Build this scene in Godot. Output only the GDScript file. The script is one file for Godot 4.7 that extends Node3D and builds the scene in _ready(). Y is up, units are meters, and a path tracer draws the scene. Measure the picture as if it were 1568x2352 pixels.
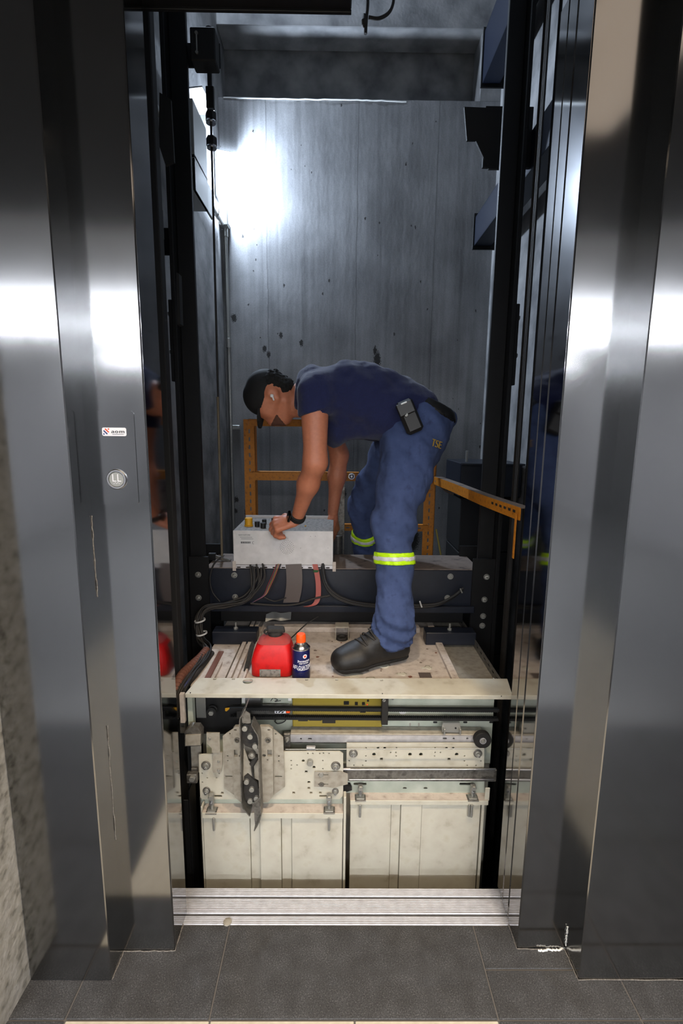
extends Node3D

# An open elevator landing: stainless door frame, lift shaft, car roof and a technician at work.
# Metres, y up. The landing floor is y = 0, the camera stands at z = 0 and looks towards -z.

var M := {}
var cache := {}
var taken := {}

func _ready():
	setup_view()
	make_materials()
	build_lobby()
	build_frame()
	build_shaft()
	build_shaft_gear()
	build_car()
	build_operator()
	build_doors()
	build_coupler()
	build_roof_things()
	build_cables()
	build_person()

# ------------------------------------------------------------------ camera, sky, lights
func setup_view():
	var cam := Camera3D.new()
	cam.name = "camera"
	add_child(cam)
	cam.position = Vector3(0, 1.429, 0)
	cam.rotation_degrees = Vector3(-9.61, -0.5, 0.59)
	cam.fov = 91.78
	cam.near = 0.05
	cam.far = 60.0
	cam.current = true
	var we := WorldEnvironment.new()
	we.name = "surroundings"
	var env := Environment.new()
	env.background_mode = Environment.BG_COLOR
	env.background_color = Color(0.01, 0.011, 0.013)
	env.tonemap_mode = Environment.TONE_MAPPER_LINEAR
	env.tonemap_exposure = 1.0
	env.sdfgi_enabled = true
	env.ssao_enabled = true
	env.ssil_enabled = true
	we.environment = env
	add_child(we)

# ------------------------------------------------------------------ small tools
func numbered(called: String) -> String:
	var n: int = taken.get(called, 0)
	taken[called] = n + 1
	return called if n == 0 else "%s_%03d" % [called, n]

func thing(called: String, label: String, category: String, at := Vector3.ZERO, group := "") -> Node3D:
	var o := Node3D.new()
	o.name = numbered(called)
	add_child(o)
	o.position = at
	tag(o, label, category, group)
	return o

func tag(o: Node, label: String, category: String, group := ""):
	o.set_meta("label", label)
	o.set_meta("category", category)
	if group != "":
		o.set_meta("group", group)

func put(called: String, mesh: Mesh, m: Material, parent: Node, at := Vector3.ZERO, rot := Vector3.ZERO) -> MeshInstance3D:
	var o := MeshInstance3D.new()
	o.mesh = mesh
	o.material_override = m
	o.cast_shadow = GeometryInstance3D.SHADOW_CASTING_SETTING_ON
	o.name = numbered(called) if parent == self else called
	parent.add_child(o, true)
	o.position = at - (parent.position if parent != self and parent is Node3D and not parent is MeshInstance3D else Vector3.ZERO)
	o.rotation_degrees = rot
	return o

# a child of a part: the place is given in the world, the part has no turn
func sub(called: String, mesh: Mesh, m: Material, part: MeshInstance3D, at := Vector3.ZERO, rot := Vector3.ZERO) -> MeshInstance3D:
	var o := MeshInstance3D.new()
	o.mesh = mesh
	o.material_override = m
	o.name = called
	part.add_child(o, true)
	var t := Transform3D(Basis.from_euler(rot * PI / 180.0), at)
	var up: Node = part.get_parent()
	var base := Transform3D.IDENTITY
	if up != self:
		base = up.transform
	o.transform = (base * part.transform).affine_inverse() * t
	return o

func struct(called: String, mesh: Mesh, m: Material, label: String, at := Vector3.ZERO, rot := Vector3.ZERO) -> MeshInstance3D:
	var o := put(called, mesh, m, self, at, rot)
	o.set_meta("kind", "structure")
	o.set_meta("label", label)
	return o

# chamfered box, centred; texture coordinates in metres
func bx(s: Vector3, c := 0.0015) -> ArrayMesh:
	var key := "b%.4f,%.4f,%.4f,%.4f" % [s.x, s.y, s.z, c]
	if cache.has(key):
		return cache[key]
	c = minf(c, minf(s.x, minf(s.y, s.z)) * 0.3)
	var h := s * 0.5
	var st := SurfaceTool.new()
	st.begin(Mesh.PRIMITIVE_TRIANGLES)
	for axis in 3:
		for sg in [-1.0, 1.0]:
			var u := (axis + 1) % 3
			var v := (axis + 2) % 3
			var n := Vector3.ZERO
			n[axis] = sg
			var q := []
			for k in [[-1, -1], [1, -1], [1, 1], [-1, 1]]:
				var p := Vector3.ZERO
				p[axis] = sg * h[axis]
				p[u] = k[0] * (h[u] - c)
				p[v] = k[1] * (h[v] - c)
				q.append(p)
			quad(st, q[0], q[1], q[2], q[3], n)
	if c > 0.0:
		for axis in 3:
			var u := (axis + 1) % 3
			var v := (axis + 2) % 3
			for su in [-1.0, 1.0]:
				for sv in [-1.0, 1.0]:
					var q := []
					for k in [[-1, 0], [1, 0], [1, 1], [-1, 1]]:
						var p := Vector3.ZERO
						p[axis] = k[0] * (h[axis] - c)
						p[u] = su * (h[u] - (c if k[1] else 0.0))
						p[v] = sv * (h[v] - (0.0 if k[1] else c))
						q.append(p)
					var n := Vector3.ZERO
					n[u] = su
					n[v] = sv
					quad(st, q[0], q[1], q[2], q[3], n.normalized())
		for sx in [-1.0, 1.0]:
			for sy in [-1.0, 1.0]:
				for sz in [-1.0, 1.0]:
					var n := Vector3(sx, sy, sz).normalized()
					tri(st, Vector3(sx * h.x, sy * (h.y - c), sz * (h.z - c)), Vector3(sx * (h.x - c), sy * h.y, sz * (h.z - c)), Vector3(sx * (h.x - c), sy * (h.y - c), sz * h.z), n)
	var m := st.commit()
	cache[key] = m
	return m

func tri(st: SurfaceTool, a: Vector3, b: Vector3, c: Vector3, n: Vector3):
	if (b - a).cross(c - a).dot(n) > 0.0:
		var t := b
		b = c
		c = t
	for p in [a, b, c]:
		st.set_normal(n)
		st.set_uv(plane_uv(p, n))
		st.add_vertex(p)

func plane_uv(p: Vector3, n: Vector3) -> Vector2:
	if absf(n.x) > absf(n.y) and absf(n.x) > absf(n.z):
		return Vector2(p.z, -p.y)
	if absf(n.y) > absf(n.z):
		return Vector2(p.x, p.z)
	return Vector2(p.x, -p.y)

func quad(st: SurfaceTool, a: Vector3, b: Vector3, c: Vector3, d: Vector3, n: Vector3):
	tri(st, a, b, c, n)
	tri(st, a, c, d, n)

# box between two corners, as a part
func box_between(called: String, a: Vector3, b: Vector3, m: Material, parent: Node, c := 0.0015) -> MeshInstance3D:
	return put(called, bx((b - a).abs(), c), m, parent, (a + b) * 0.5)

func wall_between(called: String, a: Vector3, b: Vector3, m: Material, label: String, c := 0.0) -> MeshInstance3D:
	return struct(called, bx((b - a).abs(), c), m, label, (a + b) * 0.5)

# lathe round y; profile from bottom to top as (radius, height)
func lathe(profile: Array, seg := 16, flat := false) -> ArrayMesh:
	var key := "l%s%d%s" % [str(profile), seg, flat]
	if cache.has(key):
		return cache[key]
	var st := SurfaceTool.new()
	st.begin(Mesh.PRIMITIVE_TRIANGLES)
	for i in profile.size() - 1:
		var p: Vector2 = profile[i]
		var q: Vector2 = profile[i + 1]
		var e := q - p
		if e.length() < 1e-7:
			continue
		var nr := Vector2(e.y, -e.x).normalized()
		for k in seg:
			var a0 := TAU * k / seg
			var a1 := TAU * (k + 1) / seg
			var am := (a0 + a1) * 0.5
			var vs := []
			for d in [[p, a0], [p, a1], [q, a1], [q, a0]]:
				vs.append(Vector3(d[0].x * cos(d[1]), d[0].y, d[0].x * sin(d[1])))
			var ns := []
			for a in [a0, a1, a1, a0]:
				var aa: float = am if flat else a
				ns.append(Vector3(nr.x * cos(aa), nr.y, nr.x * sin(aa)))
			for t in [[0, 1, 2], [0, 2, 3]]:
				var order: Array = t
				var fn: Vector3 = (vs[t[1]] - vs[t[0]]).cross(vs[t[2]] - vs[t[0]])
				if fn.length() < 1e-12:
					continue
				if fn.dot(ns[0] + ns[1]) > 0.0:
					order = [t[0], t[2], t[1]]
				for j in order:
					st.set_normal(ns[j])
					st.set_uv(Vector2([a0, a1, a1, a0][j] / TAU, -vs[j].y))
					st.add_vertex(vs[j])
	var m := st.commit()
	cache[key] = m
	return m

# cylinder along y with a chamfer, centred
func cyl(r: float, h: float, seg := 16, c := 0.0008) -> ArrayMesh:
	c = minf(c, minf(r, h) * 0.3)
	var k := h * 0.5
	return lathe([Vector2(0, -k), Vector2(r - c, -k), Vector2(r, -k + c), Vector2(r, k - c), Vector2(r - c, k), Vector2(0, k)], seg)

func hexnut(r: float, h: float) -> ArrayMesh:
	var k := h * 0.5
	return lathe([Vector2(0, -k), Vector2(r, -k), Vector2(r, k * 0.7), Vector2(r * 0.9, k), Vector2(0, k)], 6, true)

# swept tube through points
func tube(pts: Array, r: float, seg := 8, smooth := true) -> ArrayMesh:
	var c := pts
	if smooth and pts.size() > 2:
		c = spline(pts)
	var st := SurfaceTool.new()
	st.begin(Mesh.PRIMITIVE_TRIANGLES)
	var rings := []
	var nrms := []
	var ref := Vector3.ZERO
	for i in c.size():
		var t: Vector3 = (c[mini(i + 1, c.size() - 1)] - c[maxi(i - 1, 0)]).normalized()
		if ref == Vector3.ZERO:
			ref = Vector3.UP if absf(t.y) < 0.9 else Vector3.RIGHT
		var x := ref.cross(t).normalized()
		var y := t.cross(x).normalized()
		ref = y
		var ring := []
		var nn := []
		for k in seg:
			var a := TAU * k / seg
			var n := x * cos(a) + y * sin(a)
			ring.append(c[i] + n * r)
			nn.append(n)
		rings.append(ring)
		nrms.append(nn)
	for i in c.size() - 1:
		for k in seg:
			var k2 := (k + 1) % seg
			var vs := [rings[i][k], rings[i][k2], rings[i + 1][k2], rings[i + 1][k]]
			var ns := [nrms[i][k], nrms[i][k2], nrms[i + 1][k2], nrms[i + 1][k]]
			for t in [[0, 1, 2], [0, 2, 3]]:
				var order: Array = t
				if ((vs[t[1]] - vs[t[0]]) as Vector3).cross(vs[t[2]] - vs[t[0]]).dot(ns[t[0]]) > 0.0:
					order = [t[0], t[2], t[1]]
				for j in order:
					st.set_normal(ns[j])
					st.set_uv(Vector2(float(k) / seg, i * 0.02))
					st.add_vertex(vs[j])
	for e in [0, c.size() - 1]:
		var n: Vector3 = (c[0] - c[1]).normalized() if e == 0 else (c[e] - c[e - 1]).normalized()
		for k in seg:
			tri(st, c[e], rings[e][k], rings[e][(k + 1) % seg], n)
	return st.commit()

func spline(pts: Array, each := 8) -> Array:
	var out := []
	for i in pts.size() - 1:
		var a: Vector3 = pts[maxi(i - 1, 0)]
		var b: Vector3 = pts[i]
		var c: Vector3 = pts[i + 1]
		var d: Vector3 = pts[mini(i + 2, pts.size() - 1)]
		for k in each:
			out.append(b.cubic_interpolate(c, a, d, float(k) / each))
	out.append(pts[-1])
	return out

# flat band swept through points, with thickness; wide is the direction across
func ribbon(pts: Array, wide: Vector3, width: float, thick: float) -> ArrayMesh:
	var c := spline(pts)
	var st := SurfaceTool.new()
	st.begin(Mesh.PRIMITIVE_TRIANGLES)
	var w := wide.normalized() * width * 0.5
	var sec := []
	for i in c.size():
		var t: Vector3 = (c[mini(i + 1, c.size() - 1)] - c[maxi(i - 1, 0)]).normalized()
		var n := t.cross(w).normalized() * thick * 0.5
		sec.append([c[i] - w - n, c[i] + w - n, c[i] + w + n, c[i] - w + n])
	for i in c.size() - 1:
		for k in 4:
			var a: Vector3 = sec[i][k]
			var b: Vector3 = sec[i][(k + 1) % 4]
			var d: Vector3 = sec[i + 1][k]
			var e: Vector3 = sec[i + 1][(k + 1) % 4]
			var mid: Vector3 = (a + b + d + e) * 0.25 - (c[i] + c[i + 1]) * 0.5
			quad(st, a, b, e, d, mid.normalized())
	for e in [0, c.size() - 1]:
		var n: Vector3 = (c[0] - c[1]).normalized() if e == 0 else (c[e] - c[e - 1]).normalized()
		quad(st, sec[e][0], sec[e][1], sec[e][2], sec[e][3], n)
	return st.commit()

# plate in the x-y plane with real holes; front at z = 0, back at z = -depth
func plate(outline: Array, depth: float, holes := [], chamfer := 0.0) -> ArrayMesh:
	var poly := PackedVector2Array(outline)
	if Geometry2D.is_polygon_clockwise(poly):
		poly.reverse()
	var lo := poly[0]
	var hi := poly[0]
	for p in poly:
		lo = lo.min(p)
		hi = hi.max(p)
	var rings := []
	var cuts := []
	for h in holes:
		var ring: PackedVector2Array = h
		if Geometry2D.is_polygon_clockwise(ring):
			ring.reverse()
		var cx := 0.0
		for p in ring:
			cx += p.x
		rings.append(ring)
		cuts.append(cx / ring.size())
	cuts.sort()
	var edges := [lo.x - 0.01]
	for x in cuts:
		if x - edges[-1] > 0.0004:
			edges.append(x)
	edges.append(hi.x + 0.01)
	var st := SurfaceTool.new()
	st.begin(Mesh.PRIMITIVE_TRIANGLES)
	for i in edges.size() - 1:
		var slab := PackedVector2Array([Vector2(edges[i], lo.y - 0.01), Vector2(edges[i + 1], lo.y - 0.01), Vector2(edges[i + 1], hi.y + 0.01), Vector2(edges[i], hi.y + 0.01)])
		var bits: Array = Geometry2D.intersect_polygons(poly, slab) if edges.size() > 2 else [poly]
		for r in rings:
			var next := []
			for b in bits:
				for c in Geometry2D.clip_polygons(b, r):
					if not Geometry2D.is_polygon_clockwise(c):
						next.append(c)
			bits = next
		for b in bits:
			var t := Geometry2D.triangulate_polygon(b)
			for k in range(0, t.size(), 3):
				var a2: Vector2 = b[t[k]]
				var b2: Vector2 = b[t[k + 1]]
				var c2: Vector2 = b[t[k + 2]]
				tri(st, Vector3(a2.x, a2.y, 0), Vector3(b2.x, b2.y, 0), Vector3(c2.x, c2.y, 0), Vector3(0, 0, 1))
				tri(st, Vector3(a2.x, a2.y, -depth), Vector3(b2.x, b2.y, -depth), Vector3(c2.x, c2.y, -depth), Vector3(0, 0, -1))
	rings.append(poly)
	for r in rings.size():
		var ring: PackedVector2Array = rings[r]
		var out := 1.0 if r == rings.size() - 1 else -1.0
		for k in ring.size():
			var p := ring[k]
			var q := ring[(k + 1) % ring.size()]
			var e := q - p
			var n := Vector3(e.y, -e.x, 0).normalized() * out
			quad(st, Vector3(p.x, p.y, 0), Vector3(q.x, q.y, 0), Vector3(q.x, q.y, -depth), Vector3(p.x, p.y, -depth), n)
	return st.commit()

func ring2(c: Vector2, r: float, seg := 8, turn := 0.0) -> PackedVector2Array:
	var o := PackedVector2Array()
	for k in seg:
		var a := TAU * k / seg + turn
		o.append(c + Vector2(cos(a), sin(a)) * r)
	return o

func slot2(c: Vector2, w: float, h: float) -> PackedVector2Array:
	var o := PackedVector2Array()
	var r := minf(w, h) * 0.5
	for k in 12:
		var a := TAU * (k + 0.5) / 12
		var d := Vector2(cos(a), sin(a))
		o.append(c + d * r + Vector2(signf(d.x) * (w * 0.5 - r), signf(d.y) * (h * 0.5 - r)))
	return o

func rect2(a: Vector2, b: Vector2) -> Array:
	return [Vector2(minf(a.x, b.x), minf(a.y, b.y)), Vector2(maxf(a.x, b.x), minf(a.y, b.y)), Vector2(maxf(a.x, b.x), maxf(a.y, b.y)), Vector2(minf(a.x, b.x), maxf(a.y, b.y))]

func rounded2(a: Vector2, b: Vector2, r: float, n := 5) -> Array:
	var lo := a.min(b)
	var hi := a.max(b)
	var o := []
	for q in 4:
		var c := Vector2(hi.x - r if q == 0 or q == 3 else lo.x + r, hi.y - r if q < 2 else lo.y + r)
		for k in n:
			var t := (q + float(k) / (n - 1)) * PI / 2
			o.append(c + Vector2(cos(t), sin(t)) * r)
	return o

func letters(what: String, height: float, depth: float, font := "Droid Sans", bold := false) -> TextMesh:
	var t := TextMesh.new()
	var f := SystemFont.new()
	f.font_names = PackedStringArray([font])
	if bold:
		f.font_weight = 700
	t.font = f
	t.text = what
	t.font_size = 32
	t.pixel_size = height / 23.0
	t.depth = depth
	t.curve_step = 2.0
	return t

# lettering wrapped round an upright cylinder of radius r
func wrapped(what: String, height: float, r: float, font := "Droid Sans", bold := true, squeeze := 1.0) -> ArrayMesh:
	var arr := letters(what, height, 0.0006, font, bold).surface_get_arrays(0)
	var v: PackedVector3Array = arr[Mesh.ARRAY_VERTEX]
	var n: PackedVector3Array = arr[Mesh.ARRAY_NORMAL]
	for i in v.size():
		var a := v[i].x * squeeze / r
		var rr := r + v[i].z
		v[i] = Vector3(sin(a) * rr, v[i].y, cos(a) * rr)
		n[i] = n[i].rotated(Vector3.UP, a)
	arr[Mesh.ARRAY_VERTEX] = v
	arr[Mesh.ARRAY_NORMAL] = n
	var m := ArrayMesh.new()
	m.add_surface_from_arrays(Mesh.PRIMITIVE_TRIANGLES, arr)
	return m

const TO_Z := Vector3(90, 0, 0)     # turns a lathe from y to z

# bolt head with washer, facing the landing; named parts of one part
func bolt(parent: Node, at: Vector3, r := 0.011, m: Material = null, called := "bolt") -> MeshInstance3D:
	var k: Material = m if m else M.zinc
	var w := put(called, cyl(r * 1.35, 0.0025, 14, 0.0005), k, parent, at + Vector3(0, 0, 0.00125), TO_Z)
	sub("bolt_head", hexnut(r, 0.007), k, w, at + Vector3(0, 0, 0.006), Vector3(90, 0, 20))
	sub("bolt_tip", cyl(r * 0.5, 0.006, 10), k, w, at + Vector3(0, 0, 0.0115), TO_Z)
	return w

# ------------------------------------------------------------------ materials
func noise_tex(colors: Array, freq: float, seed_: int, stops := [], size := 512, kind := FastNoiseLite.TYPE_SIMPLEX_SMOOTH, octaves := 5) -> NoiseTexture2D:
	var n := FastNoiseLite.new()
	n.noise_type = kind
	n.seed = seed_
	n.frequency = freq
	n.fractal_octaves = octaves
	var t := NoiseTexture2D.new()
	t.noise = n
	t.width = size
	t.height = size
	t.seamless = true
	t.normalize = true
	var g := Gradient.new()
	var offs := PackedFloat32Array()
	for i in colors.size():
		offs.append(stops[i] if stops.size() else float(i) / (colors.size() - 1))
	g.offsets = offs
	g.colors = PackedColorArray(colors)
	t.color_ramp = g
	return t

func mat(key: String, col: Color, rough := 0.6, metal := 0.0) -> StandardMaterial3D:
	var m := StandardMaterial3D.new()
	m.resource_name = key
	m.albedo_color = col
	m.roughness = rough
	m.metallic = metal
	M[key] = m
	return m

func textured(key: String, tex: Texture2D, tile: float, rough := 0.6, metal := 0.0, bump: Texture2D = null, depth := 0.0) -> StandardMaterial3D:
	var m := mat(key, Color.WHITE, rough, metal)
	m.albedo_texture = tex
	m.uv1_triplanar = true
	m.uv1_world_triplanar = true
	m.uv1_scale = Vector3.ONE / tile
	if bump:
		m.heightmap_enabled = true
		m.heightmap_texture = bump
		m.heightmap_scale = depth
	return m

func grey(v: float) -> Color:
	return Color(v, v, v)

func concrete_image() -> ImageTexture:
	# the rear wall of the shaft: streaks left by the boards, blotches, pits and dirt runs
	var w := 768
	var h := 1408
	var im := Image.create(w, h, false, Image.FORMAT_RGB8)
	var big := FastNoiseLite.new()
	big.seed = 4
	big.frequency = 0.006
	big.fractal_octaves = 5
	var streak := FastNoiseLite.new()
	streak.seed = 9
	streak.frequency = 0.05
	streak.fractal_octaves = 3
	var fine := FastNoiseLite.new()
	fine.seed = 21
	fine.frequency = 0.25
	fine.fractal_octaves = 2
	for y in h:
		for x in w:
			var v := 0.50 + 0.10 * big.get_noise_2d(x, y) + 0.045 * streak.get_noise_2d(x, y * 0.035) + 0.035 * fine.get_noise_2d(x, y)
			var run := big.get_noise_2d(x * 3.0 + 900.0, y * 0.12)
			if run > 0.22:
				v -= (run - 0.22) * 0.22
			im.set_pixel(x, y, Color(v, v * 1.0, v * 1.005))
	# board joints
	for jx in PIT_LINES:
		for y in h:
			var x := int(jx * w + 2.0 * streak.get_noise_1d(y * 0.1))
			for d in 3:
				var c := im.get_pixel(clampi(x + d, 0, w - 1), y)
				im.set_pixel(clampi(x + d, 0, w - 1), y, c.darkened(0.28 if d == 1 else 0.12))
	var rng := RandomNumberGenerator.new()
	rng.seed = 77
	var pits := []
	for p in PITS:
		pits.append([p[0] * w, p[1] * h, p[2] * 1.25])
	for k in 90:
		pits.append([rng.randf() * w, rng.randf() * h, rng.randf_range(0.8, 2.4)])
	for p in pits:
		var r: float = p[2]
		var ry := r * rng.randf_range(1.0, 1.7)
		for y in range(int(p[1] - ry * 1.4), int(p[1] + ry * 1.4) + 1):
			for x in range(int(p[0] - r * 1.4), int(p[0] + r * 1.4) + 1):
				if x < 0 or y < 0 or x >= w or y >= h:
					continue
				var off := Vector2((x - p[0]) / r, (y - p[1]) / ry).length() + 0.6 * fine.get_noise_2d(x * 1.3, y * 1.3)
				if off < 1.0:
					im.set_pixel(x, y, Color(0.17, 0.165, 0.16))
	return ImageTexture.create_from_image(im)

const PIT_LINES := [0.165, 0.496, 0.784]
# (across, down, radius in texels) of the pits that show on the rear wall
const PITS := [[0.3616, 0.4706, 9.0], [0.5177, 0.4717, 4.0], [0.6465, 0.4710, 6.0], [0.5583, 0.4470, 4.0], [0.7216, 0.4449, 4.0], [0.4529, 0.5790, 9.0], [0.5556, 0.5882, 5.0], [0.0279, 0.5908, 5.0], [0.0234, 0.6102, 4.0], [0.0662, 0.6120, 4.0], [0.0421, 0.7100, 6.0], [0.0658, 0.7407, 5.0], [0.1030, 0.5047, 5.0], [0.5809, 0.3661, 8.0], [0.5722, 0.3516, 4.0], [0.3774, 0.4467, 3.0], [0.3054, 0.4471, 3.0], [0.6893, 0.6500, 22.0], [0.7401, 0.6564, 16.0], [0.8657, 0.4686, 5.0], [0.0356, 0.3056, 6.0], [0.2127, 0.3304, 4.0], [0.2904, 0.3415, 4.0], [0.1496, 0.3510, 5.0], [0.1649, 0.3597, 4.0], [0.8721, 0.5642, 6.0]]

func make_materials():
	var cloud := noise_tex([grey(0.2), grey(0.8)], 0.012, 3)
	var fine := noise_tex([grey(0.3), grey(0.7)], 0.11, 5)
	# brushed stainless steel of the door frame
	var steel := mat("stainless", Color(0.58, 0.585, 0.59), 0.14, 1.0)
	steel.anisotropy_enabled = false
	steel.anisotropy = 0.0
	steel.roughness_texture = noise_tex([grey(0.80), grey(1.0)], 0.01, 31)
	steel.uv1_scale = Vector3(1.2, 0.6, 1)
	mat("mirror_steel", Color(0.55, 0.55, 0.555), 0.07, 1.0)
	mat("zinc", Color(0.62, 0.62, 0.60), 0.4, 0.65)
	mat("bright_steel", Color(0.74, 0.74, 0.75), 0.28, 1.0)
	textured("dirty_steel", noise_tex([Color(0.30, 0.29, 0.27), Color(0.52, 0.51, 0.49), Color(0.40, 0.385, 0.36)], 0.02, 41), 0.35, 0.45, 0.75)
	textured("aluminium", noise_tex([Color(0.72, 0.715, 0.725), Color(0.83, 0.825, 0.835)], 0.02, 8), 0.3, 0.42, 0.6)
	# concrete
	var cm := mat("rear_concrete", Color(1, 1, 1), 0.85)
	cm.albedo_texture = concrete_image()
	cm.heightmap_enabled = true
	cm.heightmap_texture = fine
	cm.heightmap_scale = 0.12
	textured("concrete", noise_tex([Color(0.36, 0.36, 0.365), Color(0.50, 0.50, 0.50), Color(0.60, 0.595, 0.59)], 0.012, 12), 1.4, 0.88, 0.0, fine, 0.15)
	textured("rough_concrete", noise_tex([Color(0.34, 0.33, 0.31), Color(0.55, 0.54, 0.51), Color(0.62, 0.61, 0.59), Color(0.50, 0.49, 0.46)], 0.02, 14, [0.0, 0.35, 0.7, 1.0]), 0.5, 0.9, 0.0, cloud, 0.8)
	textured("dark_concrete", noise_tex([Color(0.26, 0.26, 0.265), Color(0.42, 0.415, 0.415), Color(0.52, 0.51, 0.50)], 0.014, 15), 1.1, 0.9, 0.0, fine, 0.2)
	mat("plaster", Color(0.50, 0.50, 0.505), 0.9)
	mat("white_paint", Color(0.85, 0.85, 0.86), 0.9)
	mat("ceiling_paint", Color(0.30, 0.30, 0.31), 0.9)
	# stone
	textured("granite", noise_tex([Color(0.115, 0.118, 0.123), Color(0.235, 0.238, 0.243), Color(0.295, 0.295, 0.30), Color(0.53, 0.525, 0.52)], 0.2, 17, [0.0, 0.42, 0.68, 1.0]), 0.45, 0.62, 0.0, fine, 0.05)
	M.granite.detail_enabled = true
	M.granite.detail_albedo = noise_tex([Color(0.75, 0.74, 0.73), Color(1, 1, 1)], 0.01, 71)
	M.granite.detail_blend_mode = BaseMaterial3D.BLEND_MODE_MUL
	textured("cream_tile", noise_tex([Color(0.70, 0.66, 0.58), Color(0.80, 0.765, 0.69)], 0.03, 18), 0.4, 0.45)
	textured("pale_stone", noise_tex([Color(0.34, 0.34, 0.34), Color(0.42, 0.42, 0.42)], 0.05, 20), 0.5, 0.35)
	mat("grout", Color(0.36, 0.345, 0.33), 0.95)
	textured("mortar", noise_tex([Color(0.30, 0.28, 0.26), Color(0.62, 0.60, 0.57)], 0.06, 19), 0.2, 0.95)
	mat("white_filler", Color(0.86, 0.86, 0.84), 0.8)
	# car paint: cream enamel with dust and stains
	textured("cream_paint", noise_tex([Color(0.63, 0.60, 0.53), Color(0.71, 0.69, 0.63), Color(0.735, 0.72, 0.66), Color(0.70, 0.675, 0.60)], 0.012, 22, [0.0, 0.3, 0.7, 1.0]), 0.55, 0.48)
	textured("green_paint", noise_tex([Color(0.62, 0.645, 0.585), Color(0.735, 0.75, 0.69)], 0.012, 23), 0.6, 0.5)
	textured("dusty_paint", noise_tex([Color(0.50, 0.45, 0.41), Color(0.68, 0.635, 0.595), Color(0.74, 0.70, 0.66), Color(0.66, 0.61, 0.565)], 0.018, 24, [0.0, 0.28, 0.65, 1.0]), 0.42, 0.85)
	textured("greasy_paint", noise_tex([Color(0.52, 0.495, 0.445), Color(0.60, 0.575, 0.525), Color(0.645, 0.625, 0.575)], 0.02, 25), 0.3, 0.5, 0.15)
	textured("navy_paint", noise_tex([Color(0.07, 0.088, 0.13), Color(0.105, 0.125, 0.17)], 0.02, 26), 0.5, 0.42)
	textured("dust_on_navy", noise_tex([Color(0.20, 0.18, 0.165), Color(0.42, 0.375, 0.34), Color(0.46, 0.41, 0.375), Color(0.28, 0.25, 0.235)], 0.018, 27, [0.0, 0.3, 0.8, 1.0]), 0.6, 0.9)
	mat("black_steel", Color(0.055, 0.055, 0.06), 0.5, 0.2)
	mat("flat_black", Color(0.06, 0.06, 0.062), 0.7)
	mat("blue_steel", Color(0.05, 0.085, 0.155), 0.5, 0.1)
	textured("yellow_paint", noise_tex([Color(0.44, 0.26, 0.06), Color(0.72, 0.44, 0.07), Color(0.78, 0.49, 0.08)], 0.03, 28, [0.0, 0.3, 1.0]), 0.3, 0.55)
	mat("dark_slot", Color(0.09, 0.075, 0.05), 0.8)
	# plastics, rubber, cables
	mat("black_plastic", Color(0.075, 0.072, 0.07), 0.45)
	textured("dusty_black", noise_tex([Color(0.10, 0.095, 0.088), Color(0.21, 0.195, 0.18)], 0.03, 29), 0.2, 0.8)
	mat("rubber", Color(0.07, 0.066, 0.062), 0.75)
	mat("cable_grey", Color(0.17, 0.155, 0.14), 0.7)
	mat("cable_black", Color(0.085, 0.08, 0.078), 0.6)
	mat("cable_pink", Color(0.66, 0.36, 0.33), 0.6)
	mat("cable_blue", Color(0.17, 0.19, 0.36), 0.6)
	mat("cable_red", Color(0.55, 0.24, 0.18), 0.6)
	mat("cable_yellow", Color(0.58, 0.52, 0.22), 0.6)
	mat("cable_green", Color(0.10, 0.30, 0.12), 0.6)
	mat("grey_tape", Color(0.34, 0.30, 0.28), 0.5)
	mat("hose_brown", Color(0.42, 0.26, 0.20), 0.7)
	textured("box_paint", noise_tex([Color(0.76, 0.75, 0.74), Color(0.83, 0.82, 0.81)], 0.02, 33), 0.5, 0.4)
	textured("box_dust", noise_tex([Color(0.30, 0.29, 0.28), Color(0.52, 0.50, 0.475), Color(0.56, 0.54, 0.515)], 0.03, 34), 0.25, 0.85)
	mat("amber_cover", Color(0.56, 0.49, 0.17), 0.4)
	mat("label_paper", Color(0.78, 0.78, 0.77), 0.6)
	mat("print_grey", Color(0.28, 0.28, 0.29), 0.7)
	mat("print_white", Color(0.88, 0.88, 0.9), 0.5)
	mat("print_blue", Color(0.10, 0.14, 0.42), 0.5)
	mat("print_orange", Color(0.85, 0.28, 0.10), 0.5)
	mat("can_blue", Color(0.055, 0.085, 0.33), 0.3, 0.3)
	mat("can_metal", Color(0.78, 0.78, 0.79), 0.22, 1.0)
	mat("cap_orange", Color(0.98, 0.33, 0.04), 0.4)
	mat("cap_yellow", Color(0.80, 0.58, 0.05), 0.5)
	var red := textured("jug_red", noise_tex([Color(0.68, 0.035, 0.045), Color(0.82, 0.06, 0.065), Color(0.78, 0.07, 0.075)], 0.02, 35), 0.4, 0.5)
	red.subsurf_scatter_enabled = true
	red.subsurf_scatter_strength = 0.15
	textured("jug_dust", noise_tex([Color(0.66, 0.20, 0.19), Color(0.58, 0.27, 0.25)], 0.03, 36), 0.2, 0.9)
	mat("beige_rope", Color(0.42, 0.38, 0.31), 0.85)
	mat("wire_rope", Color(0.16, 0.155, 0.15), 0.55, 0.4)
	# the technician
	textured("skin", noise_tex([Color(0.68, 0.42, 0.31), Color(0.75, 0.475, 0.355)], 0.02, 37), 0.2, 0.5)
	M.skin.subsurf_scatter_enabled = true
	M.skin.subsurf_scatter_strength = 0.08
	mat("hair", Color(0.05, 0.043, 0.038), 0.95)
	mat("beard", Color(0.33, 0.205, 0.15), 0.9)
	textured("navy_jersey", noise_tex([Color(0.06, 0.085, 0.22), Color(0.085, 0.12, 0.29)], 0.05, 38), 0.2, 0.95, 0.0, fine, 0.05)
	M.navy_jersey.rim_enabled = true
	M.navy_jersey.rim = 0.25
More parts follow.
